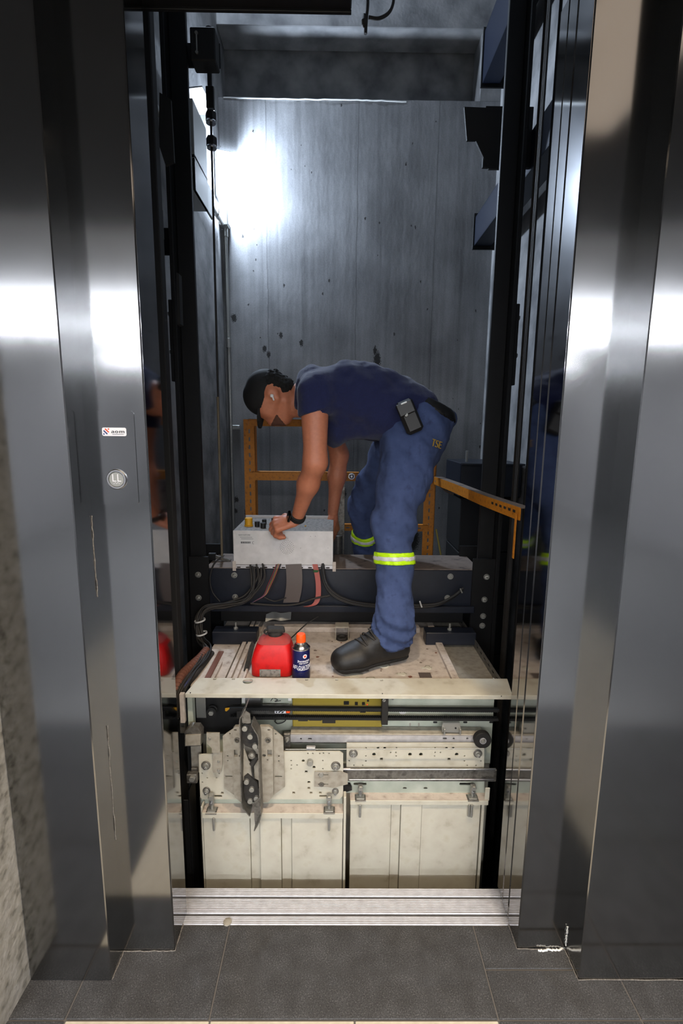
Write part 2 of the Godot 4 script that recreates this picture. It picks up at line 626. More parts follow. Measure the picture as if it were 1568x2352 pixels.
	M.navy_jersey.rim_tint = 1.0
	textured("denim", noise_tex([Color(0.115, 0.16, 0.285), Color(0.195, 0.255, 0.40), Color(0.23, 0.29, 0.44), Color(0.145, 0.195, 0.33)], 0.014, 39, [0.0, 0.35, 0.7, 1.0]), 0.4, 0.9, 0.0, fine, 0.05)
	textured("boot_leather", noise_tex([Color(0.07, 0.064, 0.058), Color(0.125, 0.115, 0.105)], 0.03, 40), 0.15, 0.55, 0.0, fine, 0.06)
	mat("boot_sole", Color(0.09, 0.085, 0.078), 0.85)
	mat("cap_cloth", Color(0.035, 0.034, 0.036), 0.85)
	mat("lime_tape", Color(0.74, 0.93, 0.06), 0.5)
	mat("silver_tape", Color(0.80, 0.80, 0.82), 0.4)
	mat("leather_black", Color(0.065, 0.06, 0.055), 0.5)
	mat("gold_thread", Color(0.62, 0.50, 0.18), 0.6)
	mat("white_plastic", Color(0.88, 0.88, 0.88), 0.3)
	mat("watch_glass", Color(0.02, 0.02, 0.022), 0.08)

# ------------------------------------------------------------------ the landing in front of the lift
func area_lamp(parent: Node, at: Vector3, size: Vector2, energy: float, col: Color, tilt := -90.0):
	var l := AreaLight3D.new()
	l.name = "lamp_light"
	l.area_size = size
	l.light_energy = energy
	l.light_color = col
	l.area_range = 14.0
	l.area_attenuation = 2.0
	l.shadow_enabled = true
	parent.add_child(l, true)
	l.position = at - parent.position
	l.rotation_degrees = Vector3(tilt, 0, 0)

func reflection_panel(label: String, at: Vector3, size: Vector2, energy: float, glow: float, col: Color):
	var t := thing("reflection_panel", label, "lamp", at)
	put("lamp_frame", bx(Vector3(size.x + 0.05, 0.03, size.y + 0.05), 0.004), M.white_plastic, t, at + Vector3(0, -0.015, 0))
	var m := mat("lamp_glow_%d" % M.size(), Color(0.9, 0.9, 0.9), 0.6)
	m.emission_enabled = true
	m.emission = col
	m.emission_energy_multiplier = glow
	put("lamp_diffuser", bx(Vector3(size.x, 0.008, size.y), 0.002), m, t, at + Vector3(0, -0.035, 0))
	area_lamp(t, at + Vector3(0, -0.042, 0), size, energy, col)

func downlight(label: String, at: Vector3, energy: float, col: Color):
	# open tube with the lamp set deep inside
	var t := thing("can_downlight", label, "lamp", at)
	put("can", lathe([Vector2(0.0, -0.001), Vector2(0.10, -0.001), Vector2(0.10, -0.15), Vector2(0.092, -0.15), Vector2(0.092, -0.02), Vector2(0, -0.02)], 28), M.flat_black, t, at)
	var m := mat("lamp_glow_%d" % M.size(), Color(0.9, 0.9, 0.9), 0.6)
	m.emission_enabled = true
	m.emission = col
	m.emission_energy_multiplier = 8.0
	put("lamp_disc", cyl(0.07, 0.012, 24), m, t, at + Vector3(0, -0.03, 0))
	var l := SpotLight3D.new()
	l.name = "lamp_light"
	l.light_energy = energy
	l.light_color = col
	l.light_size = 0.06
	l.spot_angle = 60.0
	l.spot_range = 9.0
	l.spot_attenuation = 2.0
	l.shadow_enabled = true
	t.add_child(l)
	l.position = Vector3(0, -0.045, 0)
	l.rotation_degrees = Vector3(-90, 0, 0)

func pendant_lamp(label: String, at: Vector3, length: float, down: float, up: float, col: Color):
	# a bar hung on two rods, glowing below and above
	var t := thing("pendant_lamp", label, "lamp", at)
	put("lamp_bar", bx(Vector3(length + 0.02, 0.03, 0.12), 0.004), M.white_plastic, t, at)
	var m := mat("lamp_glow_%d" % M.size(), Color(0.9, 0.9, 0.9), 0.6)
	m.emission_enabled = true
	m.emission = col
	m.emission_energy_multiplier = 6.0
	put("lamp_diffuser", bx(Vector3(length, 0.006, 0.10), 0.002), m, t, at + Vector3(0, -0.018, 0))
	put("lamp_diffuser", bx(Vector3(length, 0.006, 0.10), 0.002), m, t, at + Vector3(0, 0.018, 0))
	for s in [-1, 1]:
		put("rod", cyl(0.006, 0.2, 8), M.zinc, t, at + Vector3(s * length * 0.4, 0.105, 0))
	area_lamp(t, at + Vector3(0, -0.024, 0), Vector2(length, 0.10), down, col)
	area_lamp(t, at + Vector3(0, 0.024, 0), Vector2(length, 0.10), up, col, 90.0)

func build_lobby():
	# stone slabs and cream tiles on a grout bed
	var f := wall_between("floor", Vector3(-4.1, -0.25, 11.1), Vector3(4.1, -0.003, -1.226), M.grout, "dark grey stone floor of the landing")
	var xs := [-0.95, -0.653, -0.302, 0.4075, 0.76, 1.2, 1.7, 2.2, 4.0]
	for i in xs.size() - 1:
		var rows := [-1.226, -0.9905]
		if i >= 3:
			rows = [-1.226, -1.106, -0.9905]
		for r in rows.size() - 1:
			floor_slab(f, "stone_slab", xs[i], xs[i + 1], rows[r], rows[r + 1], M.granite)
	var cx := [-4.0, -2.5, -1.5, -0.95, -0.651, -0.2995, 0.0535, 0.4065, 0.76, 1.12, 1.48, 1.84, 2.2, 4.0]
	var z := -0.9905
	for r in 34:
		for i in cx.size() - 1:
			var cream: bool = i >= 4 and i <= 6
			floor_slab(f, "cream_tile" if cream else "stone_slab", cx[i], cx[i + 1], z, z + 0.3525, M.cream_tile if cream else (M.granite if r < 3 else M.pale_stone))
		z += 0.3525
	wall_between("wall_lobby_wing", Vector3(-1.1, -0.1, -0.95), Vector3(-0.79, 2.62, -1.2), M.rough_concrete, "bare rough concrete wing wall beside the steel casing")
	wall_between("wall_lobby_front", Vector3(-4.2, -0.1, -1.2), Vector3(-1.1, 2.62, -1.0), M.rough_concrete, "bare concrete wall beyond the wing wall")
	wall_between("wall_lobby_left", Vector3(-4.2, -0.1, 11.2), Vector3(-4.0, 2.62, -1.2), M.plaster, "plastered side wall of the landing beyond the wing wall")
	wall_between("wall_lobby_right", Vector3(4.0, -0.1, 11.2), Vector3(4.2, 2.62, -1.2), M.plaster, "plastered side wall of the landing on the door side")
	wall_between("wall_lobby_back", Vector3(-4.2, -0.1, 11.0), Vector3(4.2, 2.62, 11.2), M.plaster, "plastered wall facing the lift")
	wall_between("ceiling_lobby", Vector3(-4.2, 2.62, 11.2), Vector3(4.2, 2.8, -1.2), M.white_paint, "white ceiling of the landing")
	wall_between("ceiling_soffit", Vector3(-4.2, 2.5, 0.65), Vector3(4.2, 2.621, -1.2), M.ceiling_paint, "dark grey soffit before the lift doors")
	downlight("black can downlight before the lift doors, on the call button side", Vector3(-0.10, 2.5, -0.55), 3.6, Color(1.0, 0.91, 0.79))
	downlight("black can downlight before the lift doors, on the stacked doors side", Vector3(0.60, 2.5, -0.55), 3.6, Color(1.0, 0.91, 0.79))
	reflection_panel("dim warm ceiling panel added for its glow in the steel jamb", Vector3(0.78, 2.5, -0.68), Vector2(0.32, 0.6), 0.012, 0.5, Color(1.0, 0.88, 0.76))  # added panel whose reflection makes the steel jamb beige
	pendant_lamp("long cool pendant lamp, first row behind the dark soffit", Vector3(0.0, 2.42, 2.75), 7.2, 32.0, 11.0, Color(0.97, 0.98, 1.0))
	pendant_lamp("long cool pendant lamp, second row behind the dark soffit", Vector3(0.0, 2.42, 5.4), 7.2, 24.0, 8.0, Color(0.97, 0.98, 1.0))
	pendant_lamp("long cool pendant lamp by the far wall of the landing", Vector3(0.0, 2.42, 9.4), 7.2, 24.0, 8.0, Color(0.97, 0.98, 1.0))

func floor_slab(f: MeshInstance3D, called: String, x0: float, x1: float, z0: float, z1: float, m: Material):
	var g := 0.002
	sub(called, bx(Vector3(x1 - x0 - 2 * g, 0.02, z1 - z0 - 2 * g), 0.0015), m, f, Vector3((x0 + x1) * 0.5, -0.01, (z0 + z1) * 0.5))

# ------------------------------------------------------------------ stainless door frame and sill
func build_frame():
	var top := 2.41
	# casings: the broad outer panel stands proud of the jamb
	wall_between("trim_1", Vector3(-0.789, 0.0, -1.2), Vector3(-0.578, 2.49, -1.078), M.stainless, "broad brushed steel casing beside the concrete wall", 0.0022)
	var j := wall_between("trim_2", Vector3(-0.62, 0.001, -1.2645), Vector3(-0.4385, top, -1.153), M.stainless, "brushed steel jamb that carries the call button", 0.0022)
	sub("reveal", bx(Vector3(0.0015, top - 0.004, 0.106), 0.0003), M.mirror_steel, j, Vector3(-0.4382, top * 0.5, -1.2095))
	wall_between("trim_3", Vector3(0.647, 0.0, -1.22), Vector3(1.25, 2.49, -1.081), M.stainless, "broad brushed steel casing on the side of the stacked doors", 0.0022)
	var k := wall_between("trim_4", Vector3(0.5135, 0.001, -1.2365), Vector3(0.70, top, -1.16), M.stainless, "narrow brushed steel jamb in front of the stacked doors", 0.0022)
	sub("reveal", bx(Vector3(0.0015, top - 0.004, 0.072), 0.0003), M.mirror_steel, k, Vector3(0.5132, top * 0.5, -1.1985))
	wall_between("trim_5", Vector3(-0.60, top, -1.2645), Vector3(0.68, 2.49, -1.12), M.stainless, "brushed steel head of the door frame", 0.002)
	# landing doors slid open, edge on
	var n := 0
	for d in [[-1.290, -1.243], [-1.345, -1.2965]]:
		n += 1
		var o := wall_between("door_%d" % n, Vector3(0.5135 + (n - 1) * 0.002, 0.008, d[0]), Vector3(1.02, 2.40, d[1]), M.mirror_steel, "steel landing door panel slid open, edge towards the opening", 0.003)
		sub("guide_shoe", bx(Vector3(0.08, 0.014, 0.006)), M.black_plastic, o, Vector3(0.62, 0.0, (d[0] + d[1]) * 0.5))
	# white filler smeared at the foot of the jamb
	var w := thing("filler_smear", "smear of white filler at the foot of the steel jamb", "filler", Vector3(0.6375, 0.0000, -1.1575))
	put("smear", smear([Vector3(0.5690, 0.0000, -1.1539), Vector3(0.6029, 0.0000, -1.1563), Vector3(0.6309, 0.0000, -1.1563), Vector3(0.6509, 0.0000, -1.1681)], 0.0045, 5), M.white_filler, w)
	put("smear", smear([Vector3(0.6459, 0.0136, -1.1570), Vector3(0.6468, 0.0453, -1.1570), Vector3(0.6465, 0.0767, -1.1570)], 0.0025, 6), M.white_filler, w)
	# mortar lines along the feet of the casings
	var q := thing("mortar_bead", "thin crumbly mortar bead along the foot of the frame by the button", "mortar", Vector3(-0.5, 0, -1.15))
	put("bead", smear([Vector3(-0.577, 0.001, -1.08), Vector3(-0.577, 0.001, -1.15), Vector3(-0.50, 0.001, -1.151), Vector3(-0.437, 0.001, -1.152), Vector3(-0.437, 0.001, -1.225)], 0.0022, 7), M.mortar, q)
	var q2 := thing("mortar_bead", "thin crumbly mortar bead along the foot of the frame by the stacked doors", "mortar", Vector3(0.6, 0, -1.15))
	put("bead", smear([Vector3(1.0, 0.001, -1.079), Vector3(0.645, 0.001, -1.079), Vector3(0.645, 0.001, -1.157), Vector3(0.512, 0.001, -1.158), Vector3(0.512, 0.001, -1.226)], 0.002, 8), M.mortar, q2)
	for e in [[-0.577, -1.153, 0.35, 0.68, "seam beside the call button casing, low"], [-0.577, -1.153, 1.02, 1.22, "seam beside the call button plate"]]:
		var s := thing("sealant_bead", "pale sealant squeezed from the %s" % e[4], "sealant", Vector3(e[0], e[2], e[1]))
		put("bead", smear([Vector3(e[0], e[2], e[1]), Vector3(e[0], (e[2] + e[3]) * 0.5, e[1]), Vector3(e[0], e[3], e[1])], 0.002, 3), M.mortar, s)
	build_sill()
	build_button()

func smear(pts: Array, r: float, seed_: int) -> ArrayMesh:
	var rng := RandomNumberGenerator.new()
	rng.seed = seed_
	var c := []
	for i in pts.size() - 1:
		for k in 10:
			c.append(pts[i].lerp(pts[i + 1], k / 10.0))
	c.append(pts[-1])
	for i in c.size():
		c[i] += Vector3(rng.randf_range(-1, 1), rng.randf_range(-0.2, 0.4), rng.randf_range(-1, 1)) * r * 0.5
	return tube(c, r * 0.6, 6, false)

func build_sill():
	# aluminium landing sill: ridged treads with two door grooves
	var s := Node3D.new()
	s.name = "door_sill"
	add_child(s)
	s.set_meta("kind", "structure")
	s.set_meta("label", "ridged aluminium landing sill with two door grooves")
	box_between("sill_base", Vector3(-0.62, -0.06, -1.344), Vector3(1.05, -0.022, -1.2275), M.dirty_steel, s, 0.001)
	for b in [[-1.2275, -1.2535], [-1.2615, -1.3090], [-1.3170, -1.344]]:
		var w: float = b[0] - b[1]
		box_between("tread", Vector3(-0.62, -0.0225, b[1]), Vector3(1.05, -0.0016, b[0]), M.aluminium, s, 0.001)
		var count := int(w / 0.0052)
		for k in count:
			var z: float = b[1] + (k + 0.5) * w / count
			box_between("ridge", Vector3(-0.62, -0.0017, z - 0.0017), Vector3(1.05, 0.0, z + 0.0017), M.aluminium, s, 0.0005)
	var d := thing("dust_clod", "flat clod of dried mud on the sill edge", "mud", Vector3(-0.3106, 0.0000, -1.2338))
	put("clod", lathe([Vector2(0, 0), Vector2(0.013, 0), Vector2(0.012, 0.0025), Vector2(0.006, 0.004), Vector2(0, 0.0042)], 9), M.greasy_paint, d, Vector3(-0.3106, 0.0000, -1.2338))
	wall_between("wall_apron", Vector3(-0.8, -2.2, -1.344), Vector3(1.3, -0.061, -1.20), M.dark_concrete, "concrete edge of the landing below the sill")

func build_button():
	var t := thing("call_button_panel", "steel call panel with white logo sticker and round LL button", "call button", Vector3(-0.511, 1.247, -1.153))
	put("face_plate", plate(rounded2(Vector2(-0.557, 1.247), Vector2(-0.464, 1.462), 0.007), 0.0022), M.stainless, t, Vector3(0, 0, -1.1508))
	var st := put("sticker", plate(rounded2(Vector2(-0.5375, 1.4055), Vector2(-0.4825, 1.4245), 0.004), 0.0006), M.print_white, t, Vector3(0, 0, -1.1501))
	sub("lettering", letters("aom", 0.0085, 0.0004, "Droid Sans", true), M.print_grey, st, Vector3(-0.5015, 1.4155, -1.1499), Vector3.ZERO).scale = Vector3(1.25, 0.8, 1)
	sub("underline", bx(Vector3(0.026, 0.0009, 0.0004), 0.0), M.print_grey, st, Vector3(-0.5015, 1.4095, -1.1499))
	# the emblem: two pairs of slanted bars with dots
	for k in [[-0.5262, 1.4178, 0.0115, -45.0, "print_orange"], [-0.5298, 1.4138, 0.0115, -45.0, "print_blue"], [-0.5225, 1.4212, 0.0030, -45.0, "print_orange"], [-0.5335, 1.4100, 0.0030, -45.0, "print_blue"]]:
		sub("emblem_bar", bx(Vector3(k[2], 0.0028, 0.0004), 0.0), M[k[4]], st, Vector3(k[0], k[1], -1.1499), Vector3(0, 0, k[3]))
	var c := Vector3(-0.5105, 1.3065, -1.1508)
	var ring := put("button_ring", lathe([Vector2(0.0175, 0), Vector2(0.0235, 0), Vector2(0.0235, 0.003), Vector2(0.0215, 0.0055), Vector2(0.0185, 0.0055), Vector2(0.0175, 0.003), Vector2(0.0175, 0)], 32), M.bright_steel, t, c, TO_Z)
	sub("button_face", cyl(0.0172, 0.005, 28), M.zinc, ring, c + Vector3(0, 0, 0.0015), TO_Z)
	sub("lettering", letters("LL", 0.0165, 0.0008), M.print_white, ring, c + Vector3(0, 0.003, 0.0043))
	for k in 5:
		sub("braille_dot", cyl(0.0009, 0.0012, 8), M.print_white, ring, c + Vector3(-0.006 + 0.003 * k, -0.0095 + 0.002 * (k % 2), 0.0043), TO_Z)

# ------------------------------------------------------------------ the shaft
func build_shaft():
	var lo := -2.2
	var hi := 5.4
	var m: StandardMaterial3D = M.rear_concrete
	m.uv1_scale = Vector3(1 / 1.73, 1 / 4.2, 1)
	m.uv1_offset = Vector3(0.5, 0.5 - (2.5 - 1.9075) / 4.2, 0)
	wall_between("wall_back", Vector3(-0.75, 0.4, -3.62), Vector3(0.98, 3.415, -3.42), m, "streaked grey concrete rear wall of the lift shaft")
	wall_between("wall_back_lower", Vector3(-0.75, lo, -3.62), Vector3(0.98, 0.4, -3.42), M.concrete, "rear wall of the shaft below the car roof")
	wall_between("wall_left", Vector3(-0.95, lo, -3.82), Vector3(-0.75, hi, -1.2), M.concrete, "concrete side wall of the shaft that carries the lamp")
	wall_between("wall_right", Vector3(0.98, lo, -3.82), Vector3(1.18, hi, -1.2), M.concrete, "concrete side wall of the shaft behind the hoist belts")
	wall_between("wall_front", Vector3(-4.2, 2.49, -1.30), Vector3(4.2, hi, -1.12), M.dark_concrete, "concrete wall above the door frame")
	wall_between("wall_front_button_side", Vector3(-0.95, lo, -1.285), Vector3(-0.605, 2.49, -1.201), M.dark_concrete, "concrete return wall behind the call button jamb")
	wall_between("wall_front_door_side", Vector3(0.705, 0.0, -1.24), Vector3(4.2, 2.49, -1.165), M.dark_concrete, "concrete wall behind the casing by the stacked doors")
	wall_between("ceiling", Vector3(-0.95, hi, -3.82), Vector3(1.18, hi + 0.2, -1.12), M.dark_concrete, "concrete slab closing the shaft")
	wall_between("floor_pit", Vector3(-0.95, lo - 0.2, -3.62), Vector3(1.18, lo, -1.2), M.dark_concrete, "concrete floor of the lift pit")
	# shallow recess in the rear wall, with the wall going on above it
	wall_between("wall_back_recess", Vector3(-0.75, 3.0, -3.82), Vector3(0.98, 4.0, -3.63), M.concrete, "rough concrete at the back of the recess high in the rear wall")
	wall_between("wall_back_upper", Vector3(-0.75, 3.80, -3.62), Vector3(0.98, hi, -3.42), M.concrete, "concrete face above the dark recess", 0.004)
	wall_between("wall_back_side", Vector3(Vector2(0.8535, 3.6097).x, 3.416, -3.62), Vector3(0.98, 3.799, -3.42), M.concrete, "short concrete return closing the dark recess")
	var s := thing("mortar_line", "whitish mortar line along the lower edge of the dark recess", "mortar", Vector3(-0.3, 3.41, -3.415))
	put("bead", smear([Vector3(-0.72, 3.412, -3.417), Vector3(-0.3, 3.408, -3.417), Vector3(0.1, 3.41, -3.417), Vector3(0.4, 3.405, -3.417)], 0.006, 12), M.white_filler, s)

# T-shaped guide rail standing from pit to slab
func guide_rail(label: String, x: float, side: float) -> Node3D:
	var t := thing("guide_rail", label, "guide rail", Vector3(x, -2.2, -2.03))
	box_between("rail_flange", Vector3(x - 0.008, -2.2, -2.095), Vector3(x + 0.008, 5.4, -1.975), M.black_steel, t, 0.002)
	box_between("rail_blade", Vector3(x - side * 0.070, -2.2, -2.045), Vector3(x - side * 0.008, 5.4, -2.025), M.black_steel, t, 0.002)
	for y in [1.75, 3.05]:
		var p := box_between("fish_plate", Vector3(x + side * 0.008, y - 0.15, -2.09), Vector3(x + side * 0.022, y + 0.15, -1.98), M.black_steel, t, 0.002)
		for k in 4:
			sub("bolt", hexnut(0.010, 0.012), M.zinc, p, Vector3(x + side * 0.027, y - 0.105 + 0.07 * k, -2.06 if k % 2 == 0 else -2.01), Vector3(0, 0, -90 * side))
	return t

func build_shaft_gear():
	guide_rail("black steel guide rail on the side of the shaft lamp", -0.622, -1.0)
	guide_rail("black steel guide rail on the side of the hoist belts", 0.664, 1.0)
	var tk := thing("dark_infill", "black ribbed sheet added as dark trunking behind the call button jamb", "infill", Vector3(-0.64, -2.2, -1.6))
	box_between("cover", Vector3(-0.74, -2.2, -1.64), Vector3(Vector2(-0.5363, 1.7935).x, 5.4, -1.60), M.flat_black, tk, 0.003)  # added black sheet, hides the lit wall to darken the gap
	for k in 3:
		box_between("rib", Vector3(-0.70 + 0.045 * k, -2.2, -1.601), Vector3(-0.692 + 0.045 * k, 5.4, -1.590), M.black_steel, tk)
	var tb := thing("infill_bracket", "black steel bracket between the dark trunking and the guide rail", "bracket", Vector3(-0.5362, 2.3333, -1.7200))
	box_between("tie_bar", Vector3(-0.75, 2.20, -1.73), Vector3(-0.60, 2.23, -1.72), M.flat_black, tb)
	put("plate", plate([Vector2(-0.5565, 2.4385), Vector2(-0.5227, 2.4200), Vector2(-0.5201, 2.2453), Vector2(-0.5478, 2.2351), Vector2(-0.5664, 2.2963)], 0.01), M.flat_black, tb, Vector3(0, 0, -1.72))
	put("plate", plate([Vector2(-0.5373, 1.9308), Vector2(-0.5291, 1.9256), Vector2(-0.5306, 1.7670), Vector2(-0.5422, 1.7642)], 0.03), M.flat_black, tb, Vector3(0, 0, -1.75))
	# brackets of the rail by the lamp
	for y in [2.15, 3.55]:
		var b := thing("rail_bracket", "black steel bracket tying the lamp-side guide rail to the wall, %s" % ("lower one" if y < 3.0 else "upper one"), "bracket", Vector3(-0.75, y, -2.03))
		box_between("arm", Vector3(-0.75, y - 0.05, -2.13), Vector3(-0.64, y + 0.05, -2.118), M.black_steel, b)
		box_between("arm", Vector3(-0.75, y - 0.05, -1.96), Vector3(-0.64, y + 0.05, -1.948), M.black_steel, b)
		box_between("foot", Vector3(-0.75, y - 0.08, -2.2), Vector3(-0.738, y + 0.08, -1.88), M.black_steel, b)
	# steel C bracket on the lit wall
	var c := thing("wall_bracket", "grey steel C-shaped bracket bolted to the wall beside the shaft lamp", "bracket", Vector3(-0.75, 2.76, -2.8))
	box_between("back_plate", Vector3(-0.75, 2.60, -2.90), Vector3(-0.742, 2.94, -2.70), M.zinc, c)
	box_between("upper_arm", Vector3(-0.745, 2.87, -2.49), Vector3(-0.66, 2.495, -2.72), M.zinc, c)
	box_between("lower_arm", Vector3(-0.745, 2.63, -2.49), Vector3(-0.66, 2.645, -2.72), M.zinc, c)
	box_between("web", Vector3(-0.672, 2.63, -2.49), Vector3(-0.66, 2.495, -2.82), M.zinc, c)
	build_lamp()
	# conduits
	var d := thing("conduit", "thin galvanised conduit running up the shaft corner", "conduit", Vector3(-0.722, 0.2, -3.40))
	put("pipe", tube([Vector3(-0.722, -2.2, -3.40), Vector3(-0.722, 2.66, -3.40)], 0.0115, 10, false), M.zinc, d)
	put("pipe_joint", cyl(0.015, 0.06, 12), M.zinc, d, Vector3(-0.722, 1.97, -3.40))
	put("pipe_joint", cyl(0.016, 0.05, 12), M.zinc, d, Vector3(-0.722, 2.64, -3.40))
	var cl := put("clamp", bx(Vector3(0.075, 0.03, 0.012), 0.002), M.zinc, d, Vector3(-0.700, 1.425, -3.412))
	sub("bolt", hexnut(0.008, 0.008), M.bright_steel, cl, Vector3(-0.672, 1.425, -3.402), TO_Z)
	var e := thing("conduit", "thin galvanised conduit running along the wall below the shaft lamp", "conduit", Vector3(-0.722, 2.66, -3.0))
	put("pipe", tube([Vector3(-0.725, 2.66, -1.3), Vector3(-0.725, 2.665, -3.32)], 0.0115, 10, false), M.zinc, e)
	put("pipe_joint", cyl(0.015, 0.05, 12), M.zinc, e, Vector3(-0.725, 2.662, -3.20), TO_Z)
	put("clamp", bx(Vector3(0.02, 0.02, 0.05), 0.002), M.zinc, e, Vector3(-0.735, 2.635, -2.49))
	var jb := thing("junction_box", "small grey junction box where the conduits meet", "junction box", Vector3(-0.722, 2.68, -3.37))
	put("box_body", bx(Vector3(0.055, 0.10, 0.07), 0.004), M.zinc, jb, Vector3(-0.722, 2.715, -3.375))
	put("cover", bx(Vector3(0.006, 0.09, 0.06), 0.002), M.aluminium, jb, Vector3(-0.692, 2.715, -3.375))
	# governor rope with its tension links
	var g := thing("governor_rope", "governor rope hanging plumb with black adjusting nuts at its head", "rope", Vector3(-0.494, 0.9, -2.1))
	put("rope", tube([Vector3(-0.498, 0.86, -2.1), Vector3(-0.490, 2.60, -2.1)], 0.0045, 8, false), M.wire_rope, g)
	put("rope_sheath", tube([Vector3(-0.4985, 0.86, -2.097), Vector3(-0.496, 1.55, -2.097)], 0.0052, 8, false), M.beige_rope, g)
	for y in [2.498, 2.584]:
		put("nut", hexnut(0.020, 0.030), M.black_steel, g, Vector3(-0.490, y, -2.1))
		put("washer", cyl(0.019, 0.006, 14), M.bright_steel, g, Vector3(-0.490, y - 0.022, -2.1))
	put("clevis", bx(Vector3(0.030, 0.075, 0.02), 0.003), M.black_steel, g, Vector3(-0.490, 2.645, -2.1))
	put("shackle", cyl(0.009, 0.09, 10), M.black_steel, g, Vector3(-0.490, 2.70, -2.1))
	var bb := thing("limit_switch", "black limit switch box fixed high on the lamp-side guide rail", "switch", Vector3(-0.487, 2.70, -2.03))
	put("housing", bx(Vector3(0.088, 0.105, 0.07), 0.004), M.flat_black, bb, Vector3(-0.487, 2.755, -2.03))
	put("boss", cyl(0.014, 0.02, 12), M.flat_black, bb, Vector3(-0.470, 2.815, -2.03))
	put("link_rod", cyl(0.003, 0.06, 8), M.zinc, bb, Vector3(-0.507, 2.755, -1.992))
	for y in [2.785, 2.725]:
		put("screw", hexnut(0.006, 0.006), M.zinc, bb, Vector3(-0.507, y, -1.992), TO_Z)
	box_between("mounting_plate", Vector3(-0.62, 2.72, -2.066), Vector3(-0.44, 2.80, -2.0601), M.black_steel, bb)
	var cp := thing("reflector_plate", "bent bright metal plate behind the limit switch", "plate", Vector3(-0.70, 2.9, -2.9))
	put("sheet", bx(Vector3(0.10, 0.006, 0.26), 0.001), M.bright_steel, cp, Vector3(-0.69, 2.99, -2.72), Vector3(8, 0, 6))
	# hoist belts and cables on the other side
	for k in 3:
		var h := thing("hoist_belt", "ribbed black hoist belt, %s from the belt-side guide rail" % ["first", "second", "third"][k], "belt", Vector3(0.70 + 0.012 * k, -2.2, -1.92), "hoist belts hanging in a row")
		put("belt", bx(Vector3(0.004, 7.6, 0.03), 0.001), M.black_plastic, h, Vector3(0.69 + 0.013 * k, 1.6, -1.90 - 0.05 * k))
		for r in 3:
			put("belt_rib", bx(Vector3(0.002, 7.6, 0.004), 0.0), M.cable_grey, h, Vector3(0.687 + 0.013 * k, 1.6, -1.91 - 0.05 * k + 0.01 * r))
	for k in 3:
		var h := thing("suspension_cable", "thin dark suspension cable, %s from the hoist belts" % ["first", "second", "third"][k], "cable", Vector3(0.78 + 0.04 * k, -2.2, -2.0), "cables hanging beside the hoist belts")
		put("cable", tube([Vector3(0.765 + 0.035 * k, -2.2, -2.0 + 0.02 * k), Vector3(0.765 + 0.035 * k, 5.4, -2.0 + 0.02 * k)], 0.006 + 0.002 * (k % 2), 8, false), M.wire_rope, h)
	# blue cross beams carrying the rail brackets
	for k in [[2.505, 2.665, "lower"], [3.36, 3.62, "upper"]]:
		var b := thing("cross_beam", "%s blue steel beam running back along the belt-side wall" % k[2], "beam", Vector3(0.85, k[0], -3.17))
		box_between("web", Vector3(0.80, k[0], -3.17), Vector3(0.812, k[1], -1.45), M.blue_steel, b)
		box_between("flange", Vector3(0.80, k[0], -3.17), Vector3(0.90, k[0] + 0.01, -1.45), M.blue_steel, b)
		box_between("flange", Vector3(0.80, k[1] - 0.01, -3.17), Vector3(0.90, k[1], -1.45), M.blue_steel, b)
		box_between("end_plate", Vector3(0.79, k[0] - 0.02, -3.18), Vector3(0.98, k[1] + 0.02, -3.17), M.black_steel, b)
	var rb := thing("rail_bracket", "black steel gusset bracket reaching out past the belt-side guide rail", "bracket", Vector3(0.5969, 2.6238, -2.3000))
	put("gusset", plate([Vector2(0.5105, 2.7441), Vector2(0.5901, 2.7420), Vector2(0.6893, 2.7434), Vector2(0.7101, 2.5130), Vector2(0.6255, 2.5119), Vector2(0.5643, 2.6201), Vector2(0.5279, 2.6196)], 0.012), M.flat_black, rb, Vector3(0, 0, -2.3))
	box_between("arm", Vector3(0.60, 2.52, -2.32), Vector3(0.80, 2.75, -2.302), M.flat_black, rb)
	var nb := thing("counterweight", "dark navy counterweight frame standing behind the belt-side guide rail", "counterweight", Vector3(0.8, -1.9, -2.7))
	box_between("top_beam", Vector3(0.645, 1.075, -2.95), Vector3(0.97, 1.255, -2.6), M.navy_paint, nb, 0.004)
	box_between("lip", Vector3(0.645, 1.245, -2.60), Vector3(0.97, 1.255, -2.56), M.navy_paint, nb)
	for k in 10:
		box_between("weight_block", Vector3(0.66, -1.9 + 0.297 * k, -2.93), Vector3(0.96, -1.608 + 0.297 * k, -2.62), M.flat_black, nb, 0.004)
	for x in [0.70, 0.80, 0.90]:
		put("stud", cyl(0.008, 0.07, 10), M.zinc, nb, Vector3(x, 1.28, -2.70))
	# door header beam end at the top and hanging rope ends
	var hb := thing("header_rail", "black steel door header rail ending halfway across the opening", "rail", Vector3(-0.2, 2.365, -1.33))
	box_between("channel", Vector3(-0.60, 2.405, -1.36), Vector3(0.023, 2.48, -1.30), M.black_steel, hb, 0.003)
	box_between("lower_lip", Vector3(-0.60, 2.400, -1.366), Vector3(0.023, 2.4065, -1.356), M.black_steel, hb, 0.001)
	var lp := thing("hanging_cord", "frayed dark cord with a loose loop hanging from above", "cord", Vector3(0.1150, 3.2363, -2.6000))
	put("cord", tube([Vector3(0.1139, 3.6058, -2.6000), Vector3(0.1170, 3.3392, -2.6000), Vector3(0.1124, 3.2707, -2.6000), Vector3(0.1096, 3.2051, -2.6000)], 0.008, 7), M.cable_grey, lp)
	put("loop", tube([Vector3(0.2344, 3.4423, -2.6000), Vector3(0.2333, 3.3409, -2.6000), Vector3(0.2148, 3.2928, -2.6000), Vector3(0.1699, 3.2681, -2.6000), Vector3(0.1223, 3.2709, -2.6000)], 0.008, 7), M.cable_grey, lp)
